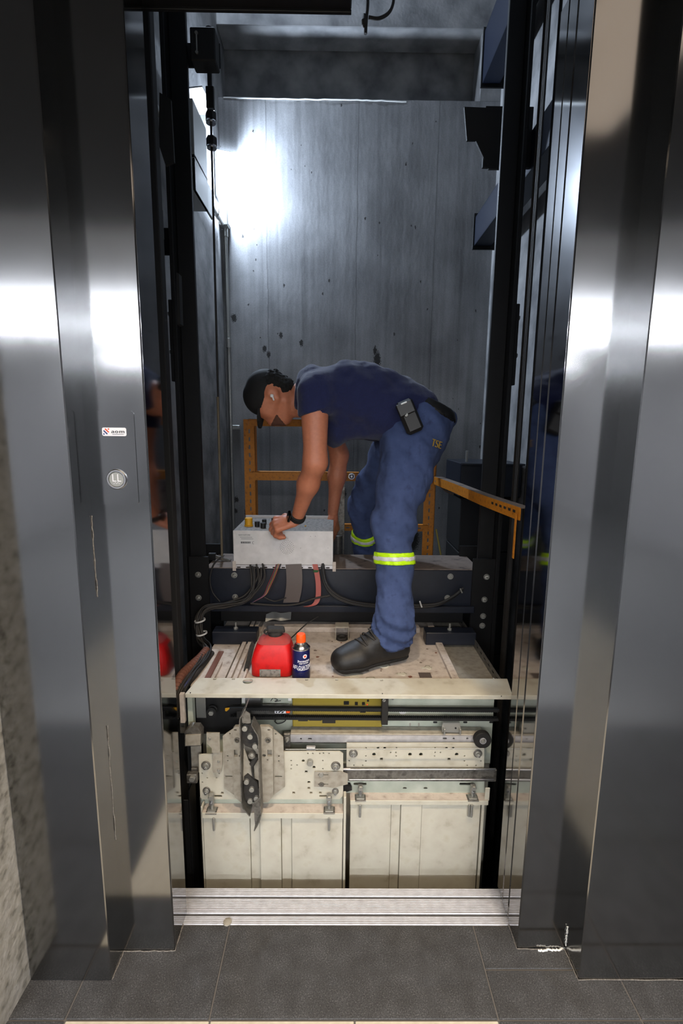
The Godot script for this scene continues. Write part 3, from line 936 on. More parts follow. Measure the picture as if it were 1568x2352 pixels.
	put("knot", lathe([Vector2(0, -0.03), Vector2(0.012, -0.02), Vector2(0.015, 0.0), Vector2(0.008, 0.025), Vector2(0, 0.03)], 8), M.cable_grey, lp, Vector3(0.1027, 3.2568, -2.6000))

func build_lamp():
	var p := Vector3(-0.695, 2.92, -3.335)
	var t := thing("shaft_lamp", "glowing white bulkhead lamp on the shaft wall near the corner", "lamp", Vector3(-0.75, 2.985, -3.30))
	put("back_plate", bx(Vector3(0.014, 0.26, 0.15), 0.004), M.aluminium, t, Vector3(-0.743, 2.93, -3.335))
	put("hood", bx(Vector3(0.10, 0.008, 0.12), 0.003), M.aluminium, t, Vector3(-0.70, 3.05, -3.335), Vector3(0, 0, -8))
	var m := mat("bulb_glow", Color(0.95, 0.95, 0.97), 0.4)
	m.emission_enabled = true
	m.emission = Color(0.86, 0.92, 1.0)
	m.emission_energy_multiplier = 14.0
	put("lamp_globe", lathe([Vector2(0, -0.085), Vector2(0.028, -0.082), Vector2(0.043, -0.065), Vector2(0.046, 0.0), Vector2(0.046, 0.075), Vector2(0.036, 0.095), Vector2(0, 0.10)], 20), m, t, p)
	var l := OmniLight3D.new()
	l.name = "lamp_light"
	l.light_energy = 3.0
	l.light_color = Color(0.84, 0.91, 1.0)
	l.light_size = 0.045
	l.omni_range = 12.0
	l.omni_attenuation = 2.0
	l.shadow_enabled = true
	t.add_child(l)
	l.position = p - t.position
	# second shaft lamp one storey up, above the beam
	var u := thing("shaft_lamp", "bulkhead lamp one storey up, above the dark recess", "lamp", Vector3(-0.75, 4.75, -3.0))
	put("back_plate", bx(Vector3(0.014, 0.26, 0.15), 0.004), M.aluminium, u, Vector3(-0.743, 4.75, -3.0))
	put("lamp_globe", lathe([Vector2(0, -0.085), Vector2(0.028, -0.082), Vector2(0.043, -0.065), Vector2(0.046, 0.0), Vector2(0.046, 0.075), Vector2(0.036, 0.095), Vector2(0, 0.10)], 20), m, u, Vector3(-0.70, 4.75, -3.0))
	var l2 := OmniLight3D.new()
	l2.name = "lamp_light"
	l2.light_energy = 2.2
	l2.light_color = Color(0.84, 0.91, 1.0)
	l2.light_size = 0.045
	l2.omni_range = 12.0
	l2.omni_attenuation = 2.0
	l2.shadow_enabled = true
	u.add_child(l2)
	l2.position = Vector3(-0.70, 4.75, -3.0) - u.position

# ------------------------------------------------------------------ the lift car: shell, roof, crosshead
func loft(sections: Array, n := 6, cap := true) -> ArrayMesh:
	# sections: [centre, half width x, half depth z, corner radius]; smooth sides
	var st := SurfaceTool.new()
	st.begin(Mesh.PRIMITIVE_TRIANGLES)
	var rings := []
	for s in sections:
		var r2 := rounded2(Vector2(-s[1], -s[2]), Vector2(s[1], s[2]), s[3], n)
		var ring := []
		for p in r2:
			ring.append(s[0] + Vector3(p.x, 0, p.y))
		rings.append(ring)
	var count: int = rings[0].size()
	for i in rings.size() - 1:
		for k in count:
			var k2 := (k + 1) % count
			var mid: Vector3 = (rings[i][k] + rings[i + 1][k2]) * 0.5 - (sections[i][0] + sections[i + 1][0]) * 0.5
			var vs := [rings[i][k], rings[i][k2], rings[i + 1][k2], rings[i + 1][k]]
			for t in [[0, 1, 2], [0, 2, 3]]:
				var fn: Vector3 = (vs[t[1]] - vs[t[0]]).cross(vs[t[2]] - vs[t[0]])
				var order: Array = t if fn.dot(mid) <= 0.0 else [t[0], t[2], t[1]]
				for j in order:
					st.set_smooth_group(0)
					st.add_vertex(vs[j])
	for e in [0, rings.size() - 1]:
		var up := Vector3.DOWN if e == 0 else Vector3.UP
		if not cap:
			break
		for k in count:
			var a: Vector3 = sections[e][0]
			var b: Vector3 = rings[e][k]
			var c: Vector3 = rings[e][(k + 1) % count]
			var order := [a, b, c] if (b - a).cross(c - a).dot(up) <= 0.0 else [a, c, b]
			for p in order:
				st.set_smooth_group(1)
				st.add_vertex(p)
	st.generate_normals()
	return st.commit()

func flat_plate(called: String, outline: Array, y: float, thick: float, m: Material, parent: Node, holes := []) -> MeshInstance3D:
	# outline in (x, depth); the upper face lies at height y
	return put(called, plate(outline, thick, holes), m, parent, Vector3(0, y, 0), Vector3(-90, 0, 0))

func build_car():
	var t := thing("elevator_car", "cream steel lift car seen from above with a dusty roof", "elevator car", Vector3(0.04, -1.75, -1.9))
	box_between("car_shell", Vector3(-0.47, -1.75, -2.65), Vector3(0.555, 0.553, -1.60), M.cream_paint, t, 0.004)
	box_between("roof_sheet", Vector3(-0.375, 0.553, -2.65), Vector3(0.426, 0.575, -1.545), M.dusty_paint, t, 0.001)
	box_between("roof_edge_sheet", Vector3(-0.487, 0.553, -2.65), Vector3(-0.383, 0.573, -1.545), M.dusty_paint, t, 0.001)
	box_between("roof_edge_sheet", Vector3(0.434, 0.553, -2.65), Vector3(0.560, 0.565, -1.545), M.greasy_paint, t, 0.001)
	for s in [[-0.372, -0.357], [-0.350, -0.336], [-0.318, -0.310], [0.398, 0.424]]:
		box_between("roof_rib", Vector3(s[0], 0.574, -2.2), Vector3(s[1], 0.587, -1.546), M.dusty_paint, t, 0.001)
	box_between("seam_tape", Vector3(-0.452, 0.572, -1.80), Vector3(-0.432, 0.577, -1.546), M.hose_brown, t, 0.001)
	box_between("roof_rib", Vector3(-0.424, 0.573, -1.70), Vector3(-0.414, 0.585, -1.546), M.dusty_paint, t, 0.001)
	# slotted angle along the belt side
	var holes := []
	for k in 12:
		holes.append(slot2(Vector2(1.58 + 0.05 * k, 0.585), 0.026, 0.008))
	put("slotted_angle", plate(rect2(Vector2(1.548, 0.565), Vector2(2.2, 0.602)), 0.002, holes), M.dirty_steel, t, Vector3(0.556, 0, 0), Vector3(0, 90, 0))
	put("gusset", plate([Vector2(1.548, 0.565), Vector2(1.60, 0.565), Vector2(1.56, 0.60), Vector2(1.548, 0.60)], 0.002), M.label_paper, t, Vector3(0.535, 0, 0), Vector3(0, 90, 0))
	box_between("paper_patch", Vector3(0.2921, 0.5755, -1.6397), Vector3(0.3350, 0.5765, -1.6040), M.grey_tape, t, 0.0003)
	var rng := RandomNumberGenerator.new()
	rng.seed = 5
	# peeled white patches and clods of dirt on the roof
	for k in 9:
		var c := Vector3(rng.randf_range(0.02, 0.34), 0.5752, -rng.randf_range(1.56, 1.85))
		put("paint_patch", blob(c, rng.randf_range(0.010, 0.028), 0.0007, rng), M.cream_paint, t)
	for k in 34:
		var c := Vector3(rng.randf_range(-0.29, 0.40), 0.575, -rng.randf_range(1.56, 1.92))
		put("dirt_clod", blob(c, rng.randf_range(0.002, 0.007), 0.0022, rng), M.dust_on_navy if k % 3 else M.hose_brown, t)

	# crosshead with its uprights
	var b := thing("crosshead_beam", "navy steel crosshead beam with a dusty top across the car", "beam", Vector3(0.03, 0.58, -2.1))
	box_between("front_channel", Vector3(-0.585, 0.69, -2.012), Vector3(0.65, 0.848, -2.0), M.navy_paint, b, 0.004)
	box_between("rear_channel", Vector3(-0.585, 0.69, -2.24), Vector3(0.65, 0.848, -2.228), M.navy_paint, b, 0.004)
	box_between("top_sheet", Vector3(-0.545, 0.842, -2.236), Vector3(0.60, 0.851, -2.003), M.dust_on_navy, b, 0.002)
	box_between("lower_angle", Vector3(-0.52, 0.672, -1.985), Vector3(0.575, 0.700, -1.965), M.navy_paint, b, 0.003)
	box_between("angle_shelf", Vector3(-0.52, 0.672, -2.0), Vector3(0.575, 0.678, -1.965), M.navy_paint, b, 0.002)
	box_between("dark_gap_box", Vector3(-0.50, 0.600, -2.20), Vector3(0.55, 0.690, -2.04), M.black_steel, b, 0.003)  # black box added to darken the gap below the beam
	for s in [[-0.612, -0.53], [0.565, 0.665]]:
		box_between("upright", Vector3(s[0], -1.8, -2.0), Vector3(s[1], 0.90, -1.988), M.black_steel, b, 0.002)
		box_between("upright", Vector3(s[0], -1.8, -2.23), Vector3(s[1], 0.90, -2.218), M.black_steel, b, 0.002)
	for p in [Vector3(-0.5734, 0.8237, -1.9880), Vector3(-0.5753, 0.7238, -1.9880), Vector3(0.6237, 0.8239, -1.9880), Vector3(0.6204, 0.7253, -1.9880), Vector3(0.6191, 0.6523, -1.9880), Vector3(0.6179, 0.6096, -1.9880)]:
		bolt(b, p, 0.0095)
	for p in [Vector3(-0.4265, 0.8193, -2.0000), Vector3(-0.4253, 0.7245, -2.0000), Vector3(0.4758, 0.8209, -2.0000), Vector3(0.4673, 0.7275, -2.0000)]:
		bolt(b, p, 0.0095)
	for s in [[Vector3(-0.4927, 0.5750, -1.8625), Vector3(-0.3150, 0.5750, -1.8652), "lamp side"], [Vector3(0.3581, 0.5750, -1.8673), Vector3(0.5599, 0.5750, -1.8704), "belt side"]]:
		var k := thing("mounting_block", "dark navy mounting block under the crosshead, %s" % s[2], "block", s[0])
		box_between("block", s[0], s[1] + Vector3(0, 0.052, -0.06), M.navy_paint, k, 0.003)
		put("stud", cyl(0.004, 0.03, 8), M.zinc, k, (s[0] + s[1]) * 0.5 + Vector3(0, 0.065, -0.03))
		put("nut", hexnut(0.009, 0.008), M.zinc, k, (s[0] + s[1]) * 0.5 + Vector3(0, 0.056, -0.03))
	var w := thing("roof_bar", "pale dusty metal bar lying across the car roof", "bar", Vector3(0.0337, 0.5750, -1.9908))
	box_between("bar", Vector3(-0.2646, 0.5750, -1.9858), Vector3(0.3546, 0.5750, -1.9961) + Vector3(0, 0.022, -0.03), M.dusty_paint, w, 0.002)
	var q := thing("roof_outlet", "square dark steel bracket around a round outlet on the roof", "bracket", Vector3(0.0238, 0.5750, -1.9075))
	var c0 := Vector3(0.0239, 0.5750, -1.9202)
	for sx in [-1, 1]:
		put("side_plate", bx(Vector3(0.004, 0.058, 0.05)), M.greasy_paint, q, c0 + Vector3(0.026 * sx, 0.029, -0.01))
	put("top_plate", bx(Vector3(0.056, 0.004, 0.05)), M.greasy_paint, q, c0 + Vector3(0, 0.057, -0.01))
	put("outlet_ring", lathe([Vector2(0.015, 0), Vector2(0.024, 0), Vector2(0.022, 0.012), Vector2(0.017, 0.012), Vector2(0.015, 0)], 20), M.dusty_black, q, c0)
	put("outlet_floor", cyl(0.0155, 0.003, 16), M.flat_black, q, c0 + Vector3(0, 0.0015, 0))

	build_guardrail()

func blob(c: Vector3, r: float, h: float, rng: RandomNumberGenerator) -> ArrayMesh:
	var st := SurfaceTool.new()
	st.begin(Mesh.PRIMITIVE_TRIANGLES)
	var n := 17
	var ring := []
	for k in n:
		var a := TAU * k / n
		var d := r * rng.randf_range(0.55, 1.25)
		ring.append(c + Vector3(cos(a) * d * 1.4, 0, sin(a) * d))
	for k in n:
		var p: Vector3 = ring[k]
		var q: Vector3 = ring[(k + 1) % n]
		var pu := p.lerp(c, 0.3) + Vector3(0, h, 0)
		var qu := q.lerp(c, 0.3) + Vector3(0, h, 0)
		quad(st, p, q, qu, pu, ((p + q) * 0.5 - c).normalized() * 0.6 + Vector3(0, 0.7, 0))
		tri(st, c + Vector3(0, h, 0), pu, qu, Vector3.UP)
	return st.commit()

func angle_bar(called: String, a: Vector3, b: Vector3, w: float, parent: Node, slots := 0):
	# slotted angle: a front leaf and a leaf running back
	var along := b - a
	var up := absf(along.y) > absf(along.x)
	var L := along.length()
	var holes := []
	for k in slots:
		holes.append(slot2(Vector2(0, -L * 0.5 + L * (k + 0.5) / slots), 0.008, 0.022))
	var mid := (a + b) * 0.5
	var rot := Vector3.ZERO if up else Vector3(0, 0, 90)
	var o := put(called, plate(rect2(Vector2(-w * 0.5, -L * 0.5), Vector2(w * 0.5, L * 0.5)), 0.003, holes), M.yellow_paint, parent, mid, rot)
	var side := mid + (Vector3(w * 0.5 - 0.0015, 0, -w * 0.5) if up else Vector3(0, w * 0.5 - 0.0015, -w * 0.5))
	sub("leaf", bx(Vector3(0.003, L, w), 0.0005) if up else bx(Vector3(L, 0.003, w), 0.0005), M.yellow_paint, o, side)

func build_guardrail():
	var g := thing("roof_guardrail", "rusty yellow slotted-angle guardrail around the back of the car roof", "guardrail", Vector3(0.03, 0.575, -2.6))
	angle_bar("post", Vector3(-0.458, 0.575, -2.6), Vector3(-0.458, 1.468, -2.6), 0.058, g, 22)
	angle_bar("post", Vector3(0.488, 0.575, -2.6), Vector3(0.488, 1.468, -2.6), 0.060, g, 22)
	angle_bar("rail", Vector3(-0.46, 1.452, -2.597), Vector3(0.49, 1.452, -2.597), 0.036, g)
	angle_bar("rail", Vector3(-0.46, 1.177, -2.597), Vector3(Vector2(0.1122, 1.1797).x, 1.177, -2.597), 0.045, g)
	angle_bar("rail", Vector3(Vector2(0.0049, 0.9084).x, 0.905, -2.597), Vector3(0.49, 0.905, -2.597), 0.034, g, 14)
	bolt(g, Vector3(0.0732, 1.1799, -2.5940), 0.013, M.bright_steel)
	# side rail, bent out of line, running forward on the belt side
	var pts := [Vector3(0.5028, 1.1648, -2.5800), Vector3(0.5243, 1.1660, -2.2800), Vector3(0.5363, 1.1657, -2.0500), Vector3(0.5424, 1.1682, -1.8200), Vector3(0.5621, 1.1731, -1.5000)]
	var s := put("side_rail", ribbon(pts, Vector3.UP, 0.040, 0.004), M.yellow_paint, g)
	var tops := []
	for p in pts:
		tops.append(p + Vector3(0.018, 0.019, 0))
	sub("leaf", ribbon(tops, Vector3.RIGHT, 0.036, 0.003), M.dust_on_navy, s)
	for k in 6:
		var f := 0.30 + 0.115 * k
		var p: Vector3 = pts[3].lerp(pts[4], f)
		sub("slot", bx(Vector3(0.006, 0.008, 0.018), 0.0), M.dark_slot, s, p + Vector3(-0.0005, 0.004, 0), Vector3(0, 2, 0))
	box_between("post", Vector3(0.5525, 1.03, -1.518), Vector3(0.5555, 1.172, -1.505), M.yellow_paint, g)
	# loose brace rods by the rear corner
	put("brace_rod", tube([Vector3(0.5062, 1.1635, -2.5500), Vector3(0.5360, 1.1287, -2.4500), Vector3(0.5642, 1.1159, -2.4000)], 0.006, 7), M.dust_on_navy, g)
	put("brace_rod", tube([Vector3(0.5333, 0.8971, -2.6200), Vector3(0.5568, 0.7627, -2.5800)], 0.005, 7, false), M.cable_yellow, g)
	# grey posts seen between the technician's arms
	var p := thing("rear_post", "grey steel post behind the control box", "post", Vector3(-0.0073, 0.7918, -2.4500))
	box_between("post", Vector3(-0.0361, 0.7915, -2.4500), Vector3(0.0373, 1.1621, -2.4600), M.dirty_steel, p)
	put("cap_pipe", cyl(0.022, 0.09, 14), M.dirty_steel, p, Vector3(0.0053, 0.8604, -2.4000))

# ------------------------------------------------------------------ door operator on the front of the car
func build_operator():
	var t := thing("door_operator", "cream door operator header with belt drive on the car front", "door operator", Vector3(0.04, 0.3, -1.5))
	# top flange with punched holes
	var holes := []
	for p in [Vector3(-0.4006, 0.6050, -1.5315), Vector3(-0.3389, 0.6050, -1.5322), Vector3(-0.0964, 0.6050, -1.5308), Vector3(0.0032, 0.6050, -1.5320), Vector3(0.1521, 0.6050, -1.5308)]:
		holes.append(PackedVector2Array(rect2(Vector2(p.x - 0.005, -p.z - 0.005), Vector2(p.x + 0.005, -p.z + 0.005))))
		put("hole_shade", bx(Vector3(0.016, 0.006, 0.014), 0.001), M.black_plastic, t, Vector3(p.x, 0.597, p.z))  # dark block under each hole stands in for its shade
	var rh := Vector3(-0.2888, 0.6050, -1.5185)
	holes.append(ring2(Vector2(rh.x, -rh.z), 0.017, 18))
	flat_plate("top_flange", [Vector2(-0.470, 1.438), Vector2(0.556, 1.438), Vector2(0.575, 1.545), Vector2(-0.456, 1.538)], 0.605, 0.004, M.cream_paint, t, holes)
	box_between("front_lip", Vector3(-0.470, 0.5915, -1.4415), Vector3(0.556, 0.6055, -1.4375), M.cream_paint, t, 0.001)
	for p in [Vector3(-0.4535, 0.6090, -1.4375), Vector3(0.1466, 0.6098, -1.4375), Vector3(0.5206, 0.6032, -1.4375)]:
		put("rivet", cyl(0.0018, 0.002, 8), M.dark_slot, t, p, TO_Z)
	box_between("back_plate", Vector3(-0.440, 0.29, -1.545), Vector3(0.535, 0.590, -1.540), M.green_paint, t, 0.001)
	# end bracket on the button side
	box_between("end_post", Vector3(-0.4967, 0.5900, -1.4600), Vector3(-0.4820, 0.4900, -1.4750), M.dusty_paint, t, 0.001)
	box_between("end_post", Vector3(-0.4751, 0.5859, -1.4700), Vector3(-0.4592, 0.4602, -1.5000), M.green_paint, t, 0.001)
	box_between("lower_bracket", Vector3(-0.5028, 0.4915, -1.4700), Vector3(-0.4854, 0.4477, -1.4900), M.dirty_steel, t, 0.001)
	# motor recess: a flat black panel stands in for its darkness
	box_between("recess_panel", Vector3(-0.4645, 0.5420, -1.5250), Vector3(-0.3160, 0.4093, -1.5400), M.flat_black, t, 0.001)
	box_between("rating_plate", Vector3(-0.4584, 0.5536, -1.5050), Vector3(-0.4262, 0.4804, -1.5080), M.zinc, t, 0.001)
	put("motor_can", cyl(0.026, 0.05, 18), M.black_plastic, t, Vector3(-0.2653, 0.5546, -1.5000), Vector3(0, 0, 90))
	box_between("clip", Vector3(-0.3052, 0.5680, -1.4950), Vector3(-0.2908, 0.5402, -1.4980), M.label_paper, t, 0.001)
	box_between("clip", Vector3(-0.1552, 0.5690, -1.4950), Vector3(-0.1443, 0.5488, -1.4980), M.label_paper, t, 0.001)
	var pc := Vector3(-0.4036, 0.5117, -1.4950)
	var pl := put("pulley", lathe([Vector2(0, -0.009), Vector2(0.0155, -0.009), Vector2(0.0155, -0.007), Vector2(0.012, -0.006), Vector2(0.012, 0.006), Vector2(0.0155, 0.007), Vector2(0.0155, 0.009), Vector2(0, 0.009)], 22), M.rubber, t, pc, TO_Z)
	sub("hub", hexnut(0.0085, 0.008), M.zinc, pl, pc + Vector3(0, 0, 0.012), TO_Z)
	# toothed belt: two runs across the header
	put("belt_run", plate(toothed(Vector2(-0.345, pc.y + 0.0115), Vector2(0.535, pc.y + 0.0105), 0.0085, -1.0), 0.014), M.rubber, t, Vector3(0, 0, -1.488))
	put("belt_run", plate(toothed(Vector2(-0.345, pc.y - 0.0215), Vector2(0.535, pc.y - 0.0225), 0.0085, 1.0), 0.014), M.rubber, t, Vector3(0, 0, -1.488))
	box_between("belt_clamp", Vector3(-0.3215, 0.5174, -1.4840), Vector3(-0.2779, 0.4911, -1.5000), M.dusty_black, t, 0.002)
	box_between("belt_guard", Vector3(-0.2786, 0.5276, -1.5080), Vector3(-0.1514, 0.4791, -1.5120), M.dirty_steel, t, 0.001)
	var st := put("warning_sticker", bx(Vector3(0.0365, 0.0194, 0.0008), 0.0), M.print_white, t, Vector3(-0.1812, 0.5103, -1.5020))
	for k in [[-32, 6, 22, 20], [-12, 14, 16, 14], [8, 2, 18, 22], [30, 12, 20, 16], [-34, -16, 14, 12], [-8, -14, 20, 12], [20, -16, 22, 12]]:
		sub("print_mark", bx(Vector3(k[2], k[3], 1.0) * 0.00037, 0.0), M.flat_black, st, Vector3(-0.1811, 0.5106, -1.5015) + Vector3(k[0], k[1], 0) * 0.00037, Vector3(0, 0, 30))
	put("connector", bx(Vector3(0.013, 0.014, 0.012), 0.002), M.cap_orange, t, Vector3(-0.1551, 0.5135, -1.4970))
	put("warning_flag", plate([Vector2(-0.3617, 0.5192), Vector2(-0.3409, 0.5225), Vector2(-0.3577, 0.5073), Vector2(-0.3620, 0.5093)], 0.001), M.cap_yellow, t, Vector3(0, 0, -1.5))
	put("loose_wire", tube([Vector3(-0.2143, 0.5340, -1.5200), Vector3(-0.2061, 0.5469, -1.5150), Vector3(-0.1909, 0.5440, -1.5100), Vector3(-0.2001, 0.5380, -1.5100), Vector3(-0.1800, 0.5413, -1.5100)], 0.0012, 6), M.cable_black, t)
	put("loose_wire", tube([Vector3(-0.2037, 0.4533, -1.5300), Vector3(-0.1938, 0.4484, -1.5250), Vector3(-0.1732, 0.4546, -1.5250), Vector3(-0.1681, 0.4624, -1.5300), Vector3(-0.1942, 0.4635, -1.5300), Vector3(-0.2037, 0.4533, -1.5300)], 0.0016, 6), M.cable_black, t)
	# amber electronics box
	var cb := box_between("controller_cover", Vector3(-0.1437, 0.5524, -1.5220), Vector3(0.1566, 0.4380, -1.5390), M.amber_cover, t, 0.003)
	for k in [[1550, 250, 46, 30], [1640, 255, 26, 26], [1705, 255, 26, 24], [1745, 228, 16, 16], [1535, 315, 30, 20], [1580, 315, 16, 16], [1640, 315, 22, 20], [1700, 322, 50, 26], [1790, 322, 110, 7], [1158, 405, 86, 20], [1270, 400, 110, 18], [1393, 410, 118, 46]]:
		sub("component", bx(Vector3(k[2] * 0.00037, k[3] * 0.00037, 0.006), 0.0008), M.black_plastic, cb, mix_at(k[0], k[1]))
	var led := mat("status_light", Color(0.9, 0.1, 0.1), 0.4)
	led.emission_enabled = true
	led.emission = Color(1.0, 0.06, 0.05)
	led.emission_energy_multiplier = 1.2
	sub("status_light", cyl(0.0016, 0.003, 8), led, cb, Vector3(0.1052, 0.5233, -1.5190), TO_Z)
	var br := box_between("bracket", Vector3(0.1503, 0.5737, -1.4820), Vector3(0.1715, 0.4730, -1.5150), M.black_plastic, t, 0.001)
	sub("screw", cyl(0.0055, 0.003, 14), M.zinc, br, Vector3(0.1569, 0.5621, -1.4800), TO_Z)
	sub("screw_slot", bx(Vector3(0.008, 0.0014, 0.001), 0.0), M.flat_black, br, Vector3(0.1567, 0.5632, -1.4782), Vector3(0, 0, 45))
	put("stud", cyl(0.0035, 0.006, 10), M.zinc, t, Vector3(0.1923, 0.5337, -1.5370), TO_Z)
	put("white_tag", cyl(0.012, 0.003, 16), M.label_paper, t, Vector3(0.2255, 0.4924, -1.5300), TO_Z)
	for p in [Vector3(0.3387, 0.4474, -1.5395), Vector3(0.4410, 0.4480, -1.5395), Vector3(0.5295, 0.4485, -1.5395)]:
		put("slot", plate(Array(slot2(Vector2(0, 0), 0.0145, 0.007)), 0.0006), M.flat_black, t, p)
	for p in [Vector3(0.2537, 0.4383, -1.5395), Vector3(0.2835, 0.4384, -1.5395)]:
		put("slot", plate(Array(slot2(Vector2(0, 0), 0.006, 0.012)), 0.0006), M.greasy_paint, t, p)
	# door track: bright steel rail
	var y0 := Vector3(0.2347, 0.4304, -1.4900).y
	var y1 := Vector3(0.2356, 0.4050, -1.4900).y
	var rh2 := []
	for p in [Vector3(0.3913, 0.4204, -1.4900), Vector3(0.4365, 0.4206, -1.4900), Vector3(-0.1131, 0.4164, -1.4900)]:
		rh2.append(ring2(Vector2(p.x, p.y), 0.0036, 10))
	for p in [Vector3(0.3619, 0.4202, -1.4900), Vector3(-0.0838, 0.4166, -1.4900)]:
		rh2.append(slot2(Vector2(p.x, p.y), 0.014, 0.007))
	put("track", plate(rect2(Vector2(Vector3(-0.1479, 0.4170, -1.4900).x, y1), Vector2(Vector3(0.4594, 0.4203, -1.4900).x, y0)), 0.006, rh2), M.aluminium, t, Vector3(0, 0, -1.49))
	box_between("track_ledge", Vector3(Vector3(-0.1479, 0.4170, -1.4900).x, y0, -1.535), Vector3(Vector3(0.4925, 0.4205, -1.4900).x, y0 + 0.004, -1.492), M.greasy_paint, t)
	box_between("track_back", Vector3(Vector3(-0.1717, 0.4169, -1.4900).x, y1 - 0.012, -1.515), Vector3(Vector3(0.4962, 0.4205, -1.4900).x, y0 - 0.004, -1.50), M.dirty_steel, t)
	box_between("track_end", Vector3(-0.1691, 0.4375, -1.4850), Vector3(-0.1475, 0.3792, -1.4950), M.dirty_steel, t)
	bolt(t, Vector3(-0.1580, 0.4184, -1.4850), 0.0062)
	var rc := Vector3(0.4791, 0.4328, -1.4700)
	var ro := put("end_roller", lathe([Vector2(0.0, -0.011), Vector2(0.0262, -0.011), Vector2(0.028, -0.008), Vector2(0.028, 0.008), Vector2(0.0262, 0.011), Vector2(0.0125, 0.011), Vector2(0.0115, 0.009), Vector2(0, 0.009)], 30), M.rubber, t, rc, TO_Z)
	sub("bearing_ring", lathe([Vector2(0.0075, 0), Vector2(0.011, 0), Vector2(0.0105, 0.003), Vector2(0.008, 0.003), Vector2(0.0075, 0)], 20), M.aluminium, ro, rc + Vector3(0, 0, 0.009), TO_Z)
	sub("axle", cyl(0.0068, 0.008, 14), M.zinc, ro, rc + Vector3(0, 0, 0.0095), TO_Z)
	var gb := put("stop_bracket", plate([Vector2(0.3557, 0.4747), Vector2(0.4100, 0.4750), Vector2(0.4145, 0.4590), Vector2(0.4148, 0.4389), Vector2(0.3536, 0.4406), Vector2(0.3518, 0.4647)], 0.012), M.zinc, t, Vector3(0, 0, -1.495))
	for p in [Vector3(0.3580, 0.4499, -1.4900), Vector3(0.4100, 0.4502, -1.4900)]:
		sub("bracket_arm", bx(Vector3(0.005, 0.02, 0.02)), M.zinc, gb, p)
	sub("screw", cyl(0.003, 0.004, 10), M.flat_black, gb, Vector3(0.3971, 0.4556, -1.4940), TO_Z)
	# lower polished track
	box_between("lower_track", Vector3(0.0267, 0.3262, -1.4620), Vector3(0.5325, 0.2827, -1.4750), M.dirty_steel, t, 0.002)
	put("track_bead", tube([Vector3(0.0273, 0.3288, -1.4580), Vector3(0.5248, 0.3325, -1.4580)], 0.0026, 8, false), M.bright_steel, t)
	put("track_bead", tube([Vector3(0.0470, 0.2921, -1.4580), Vector3(0.5234, 0.2955, -1.4580)], 0.0022, 8, false), M.bright_steel, t)

func mix_at(x: float, y: float) -> Vector3:
	# a spot on the electronics cover; x and y run in the cover's own grid
	return Vector3(-0.1435 + (x - 1062.0) * 0.0003677, 0.5539 - (y - 187.0) * 0.000402, -1.5195)

func toothed(a: Vector2, b: Vector2, h: float, side: float) -> Array:
	# belt strip from a to b with teeth on one edge
	var top := []
	var bottom := []
	var n := 130
	for k in n:
		var p := a.lerp(b, float(k) / n)
		var q := a.lerp(b, (k + 0.55) / n)
		var e := h * 0.5
		top.append_array([p + Vector2(0, side * e), p + Vector2(0, side * (e + 0.0022)), q + Vector2(0, side * (e + 0.0022)), q + Vector2(0, side * e)])
	top.append(b + Vector2(0, side * h * 0.5))
	bottom = [b - Vector2(0, side * h * 0.5), a - Vector2(0, side * h * 0.5)]
	return top + bottom

# ------------------------------------------------------------------ car door panels with hangers
func adjuster(t: Node3D, top: Vector3, foot: Vector3):
	var L := top.y - foot.y
	var o := put("adjuster", bx(Vector3(0.016, L * 0.62, 0.012), 0.002), M.zinc, t, Vector3(top.x, top.y - L * 0.31, top.z))
	sub("nut", hexnut(0.0088, 0.010), M.zinc, o, Vector3(top.x, top.y - L * 0.12, top.z + 0.010), TO_Z)
	sub("bolt_tip", cyl(0.0045, 0.012, 10), M.bright_steel, o, Vector3(top.x, top.y - L * 0.45, top.z + 0.009), TO_Z)
	sub("stud", cyl(0.0055, L * 0.5, 10), M.zinc, o, Vector3(top.x, foot.y + L * 0.2, top.z))
	sub("shim", bx(Vector3(0.036, 0.004, 0.03), 0.001), M.dirty_steel, o, foot + Vector3(0, 0.003, 0.004))
	sub("shim", bx(Vector3(0.027, 0.004, 0.024), 0.001), M.zinc, o, foot + Vector3(0, 0.007, 0.004))

func roller_nut(t: Node3D, at: Vector3, r: float):
	var w := put("hanger_bolt", cyl(r, 0.004, 20), M.dirty_steel, t, at + Vector3(0, 0, 0.002), TO_Z)
	sub("washer", cyl(r * 0.72, 0.004, 18), M.zinc, w, at + Vector3(0, 0, 0.0055), TO_Z)
	sub("nut", hexnut(r * 0.52, 0.008), M.zinc, w, at + Vector3(0, 0, 0.011), Vector3(90, 0, 15))
	sub("bolt_tip", cyl(r * 0.26, 0.006, 10), M.bright_steel, w, at + Vector3(0, 0, 0.017), TO_Z)

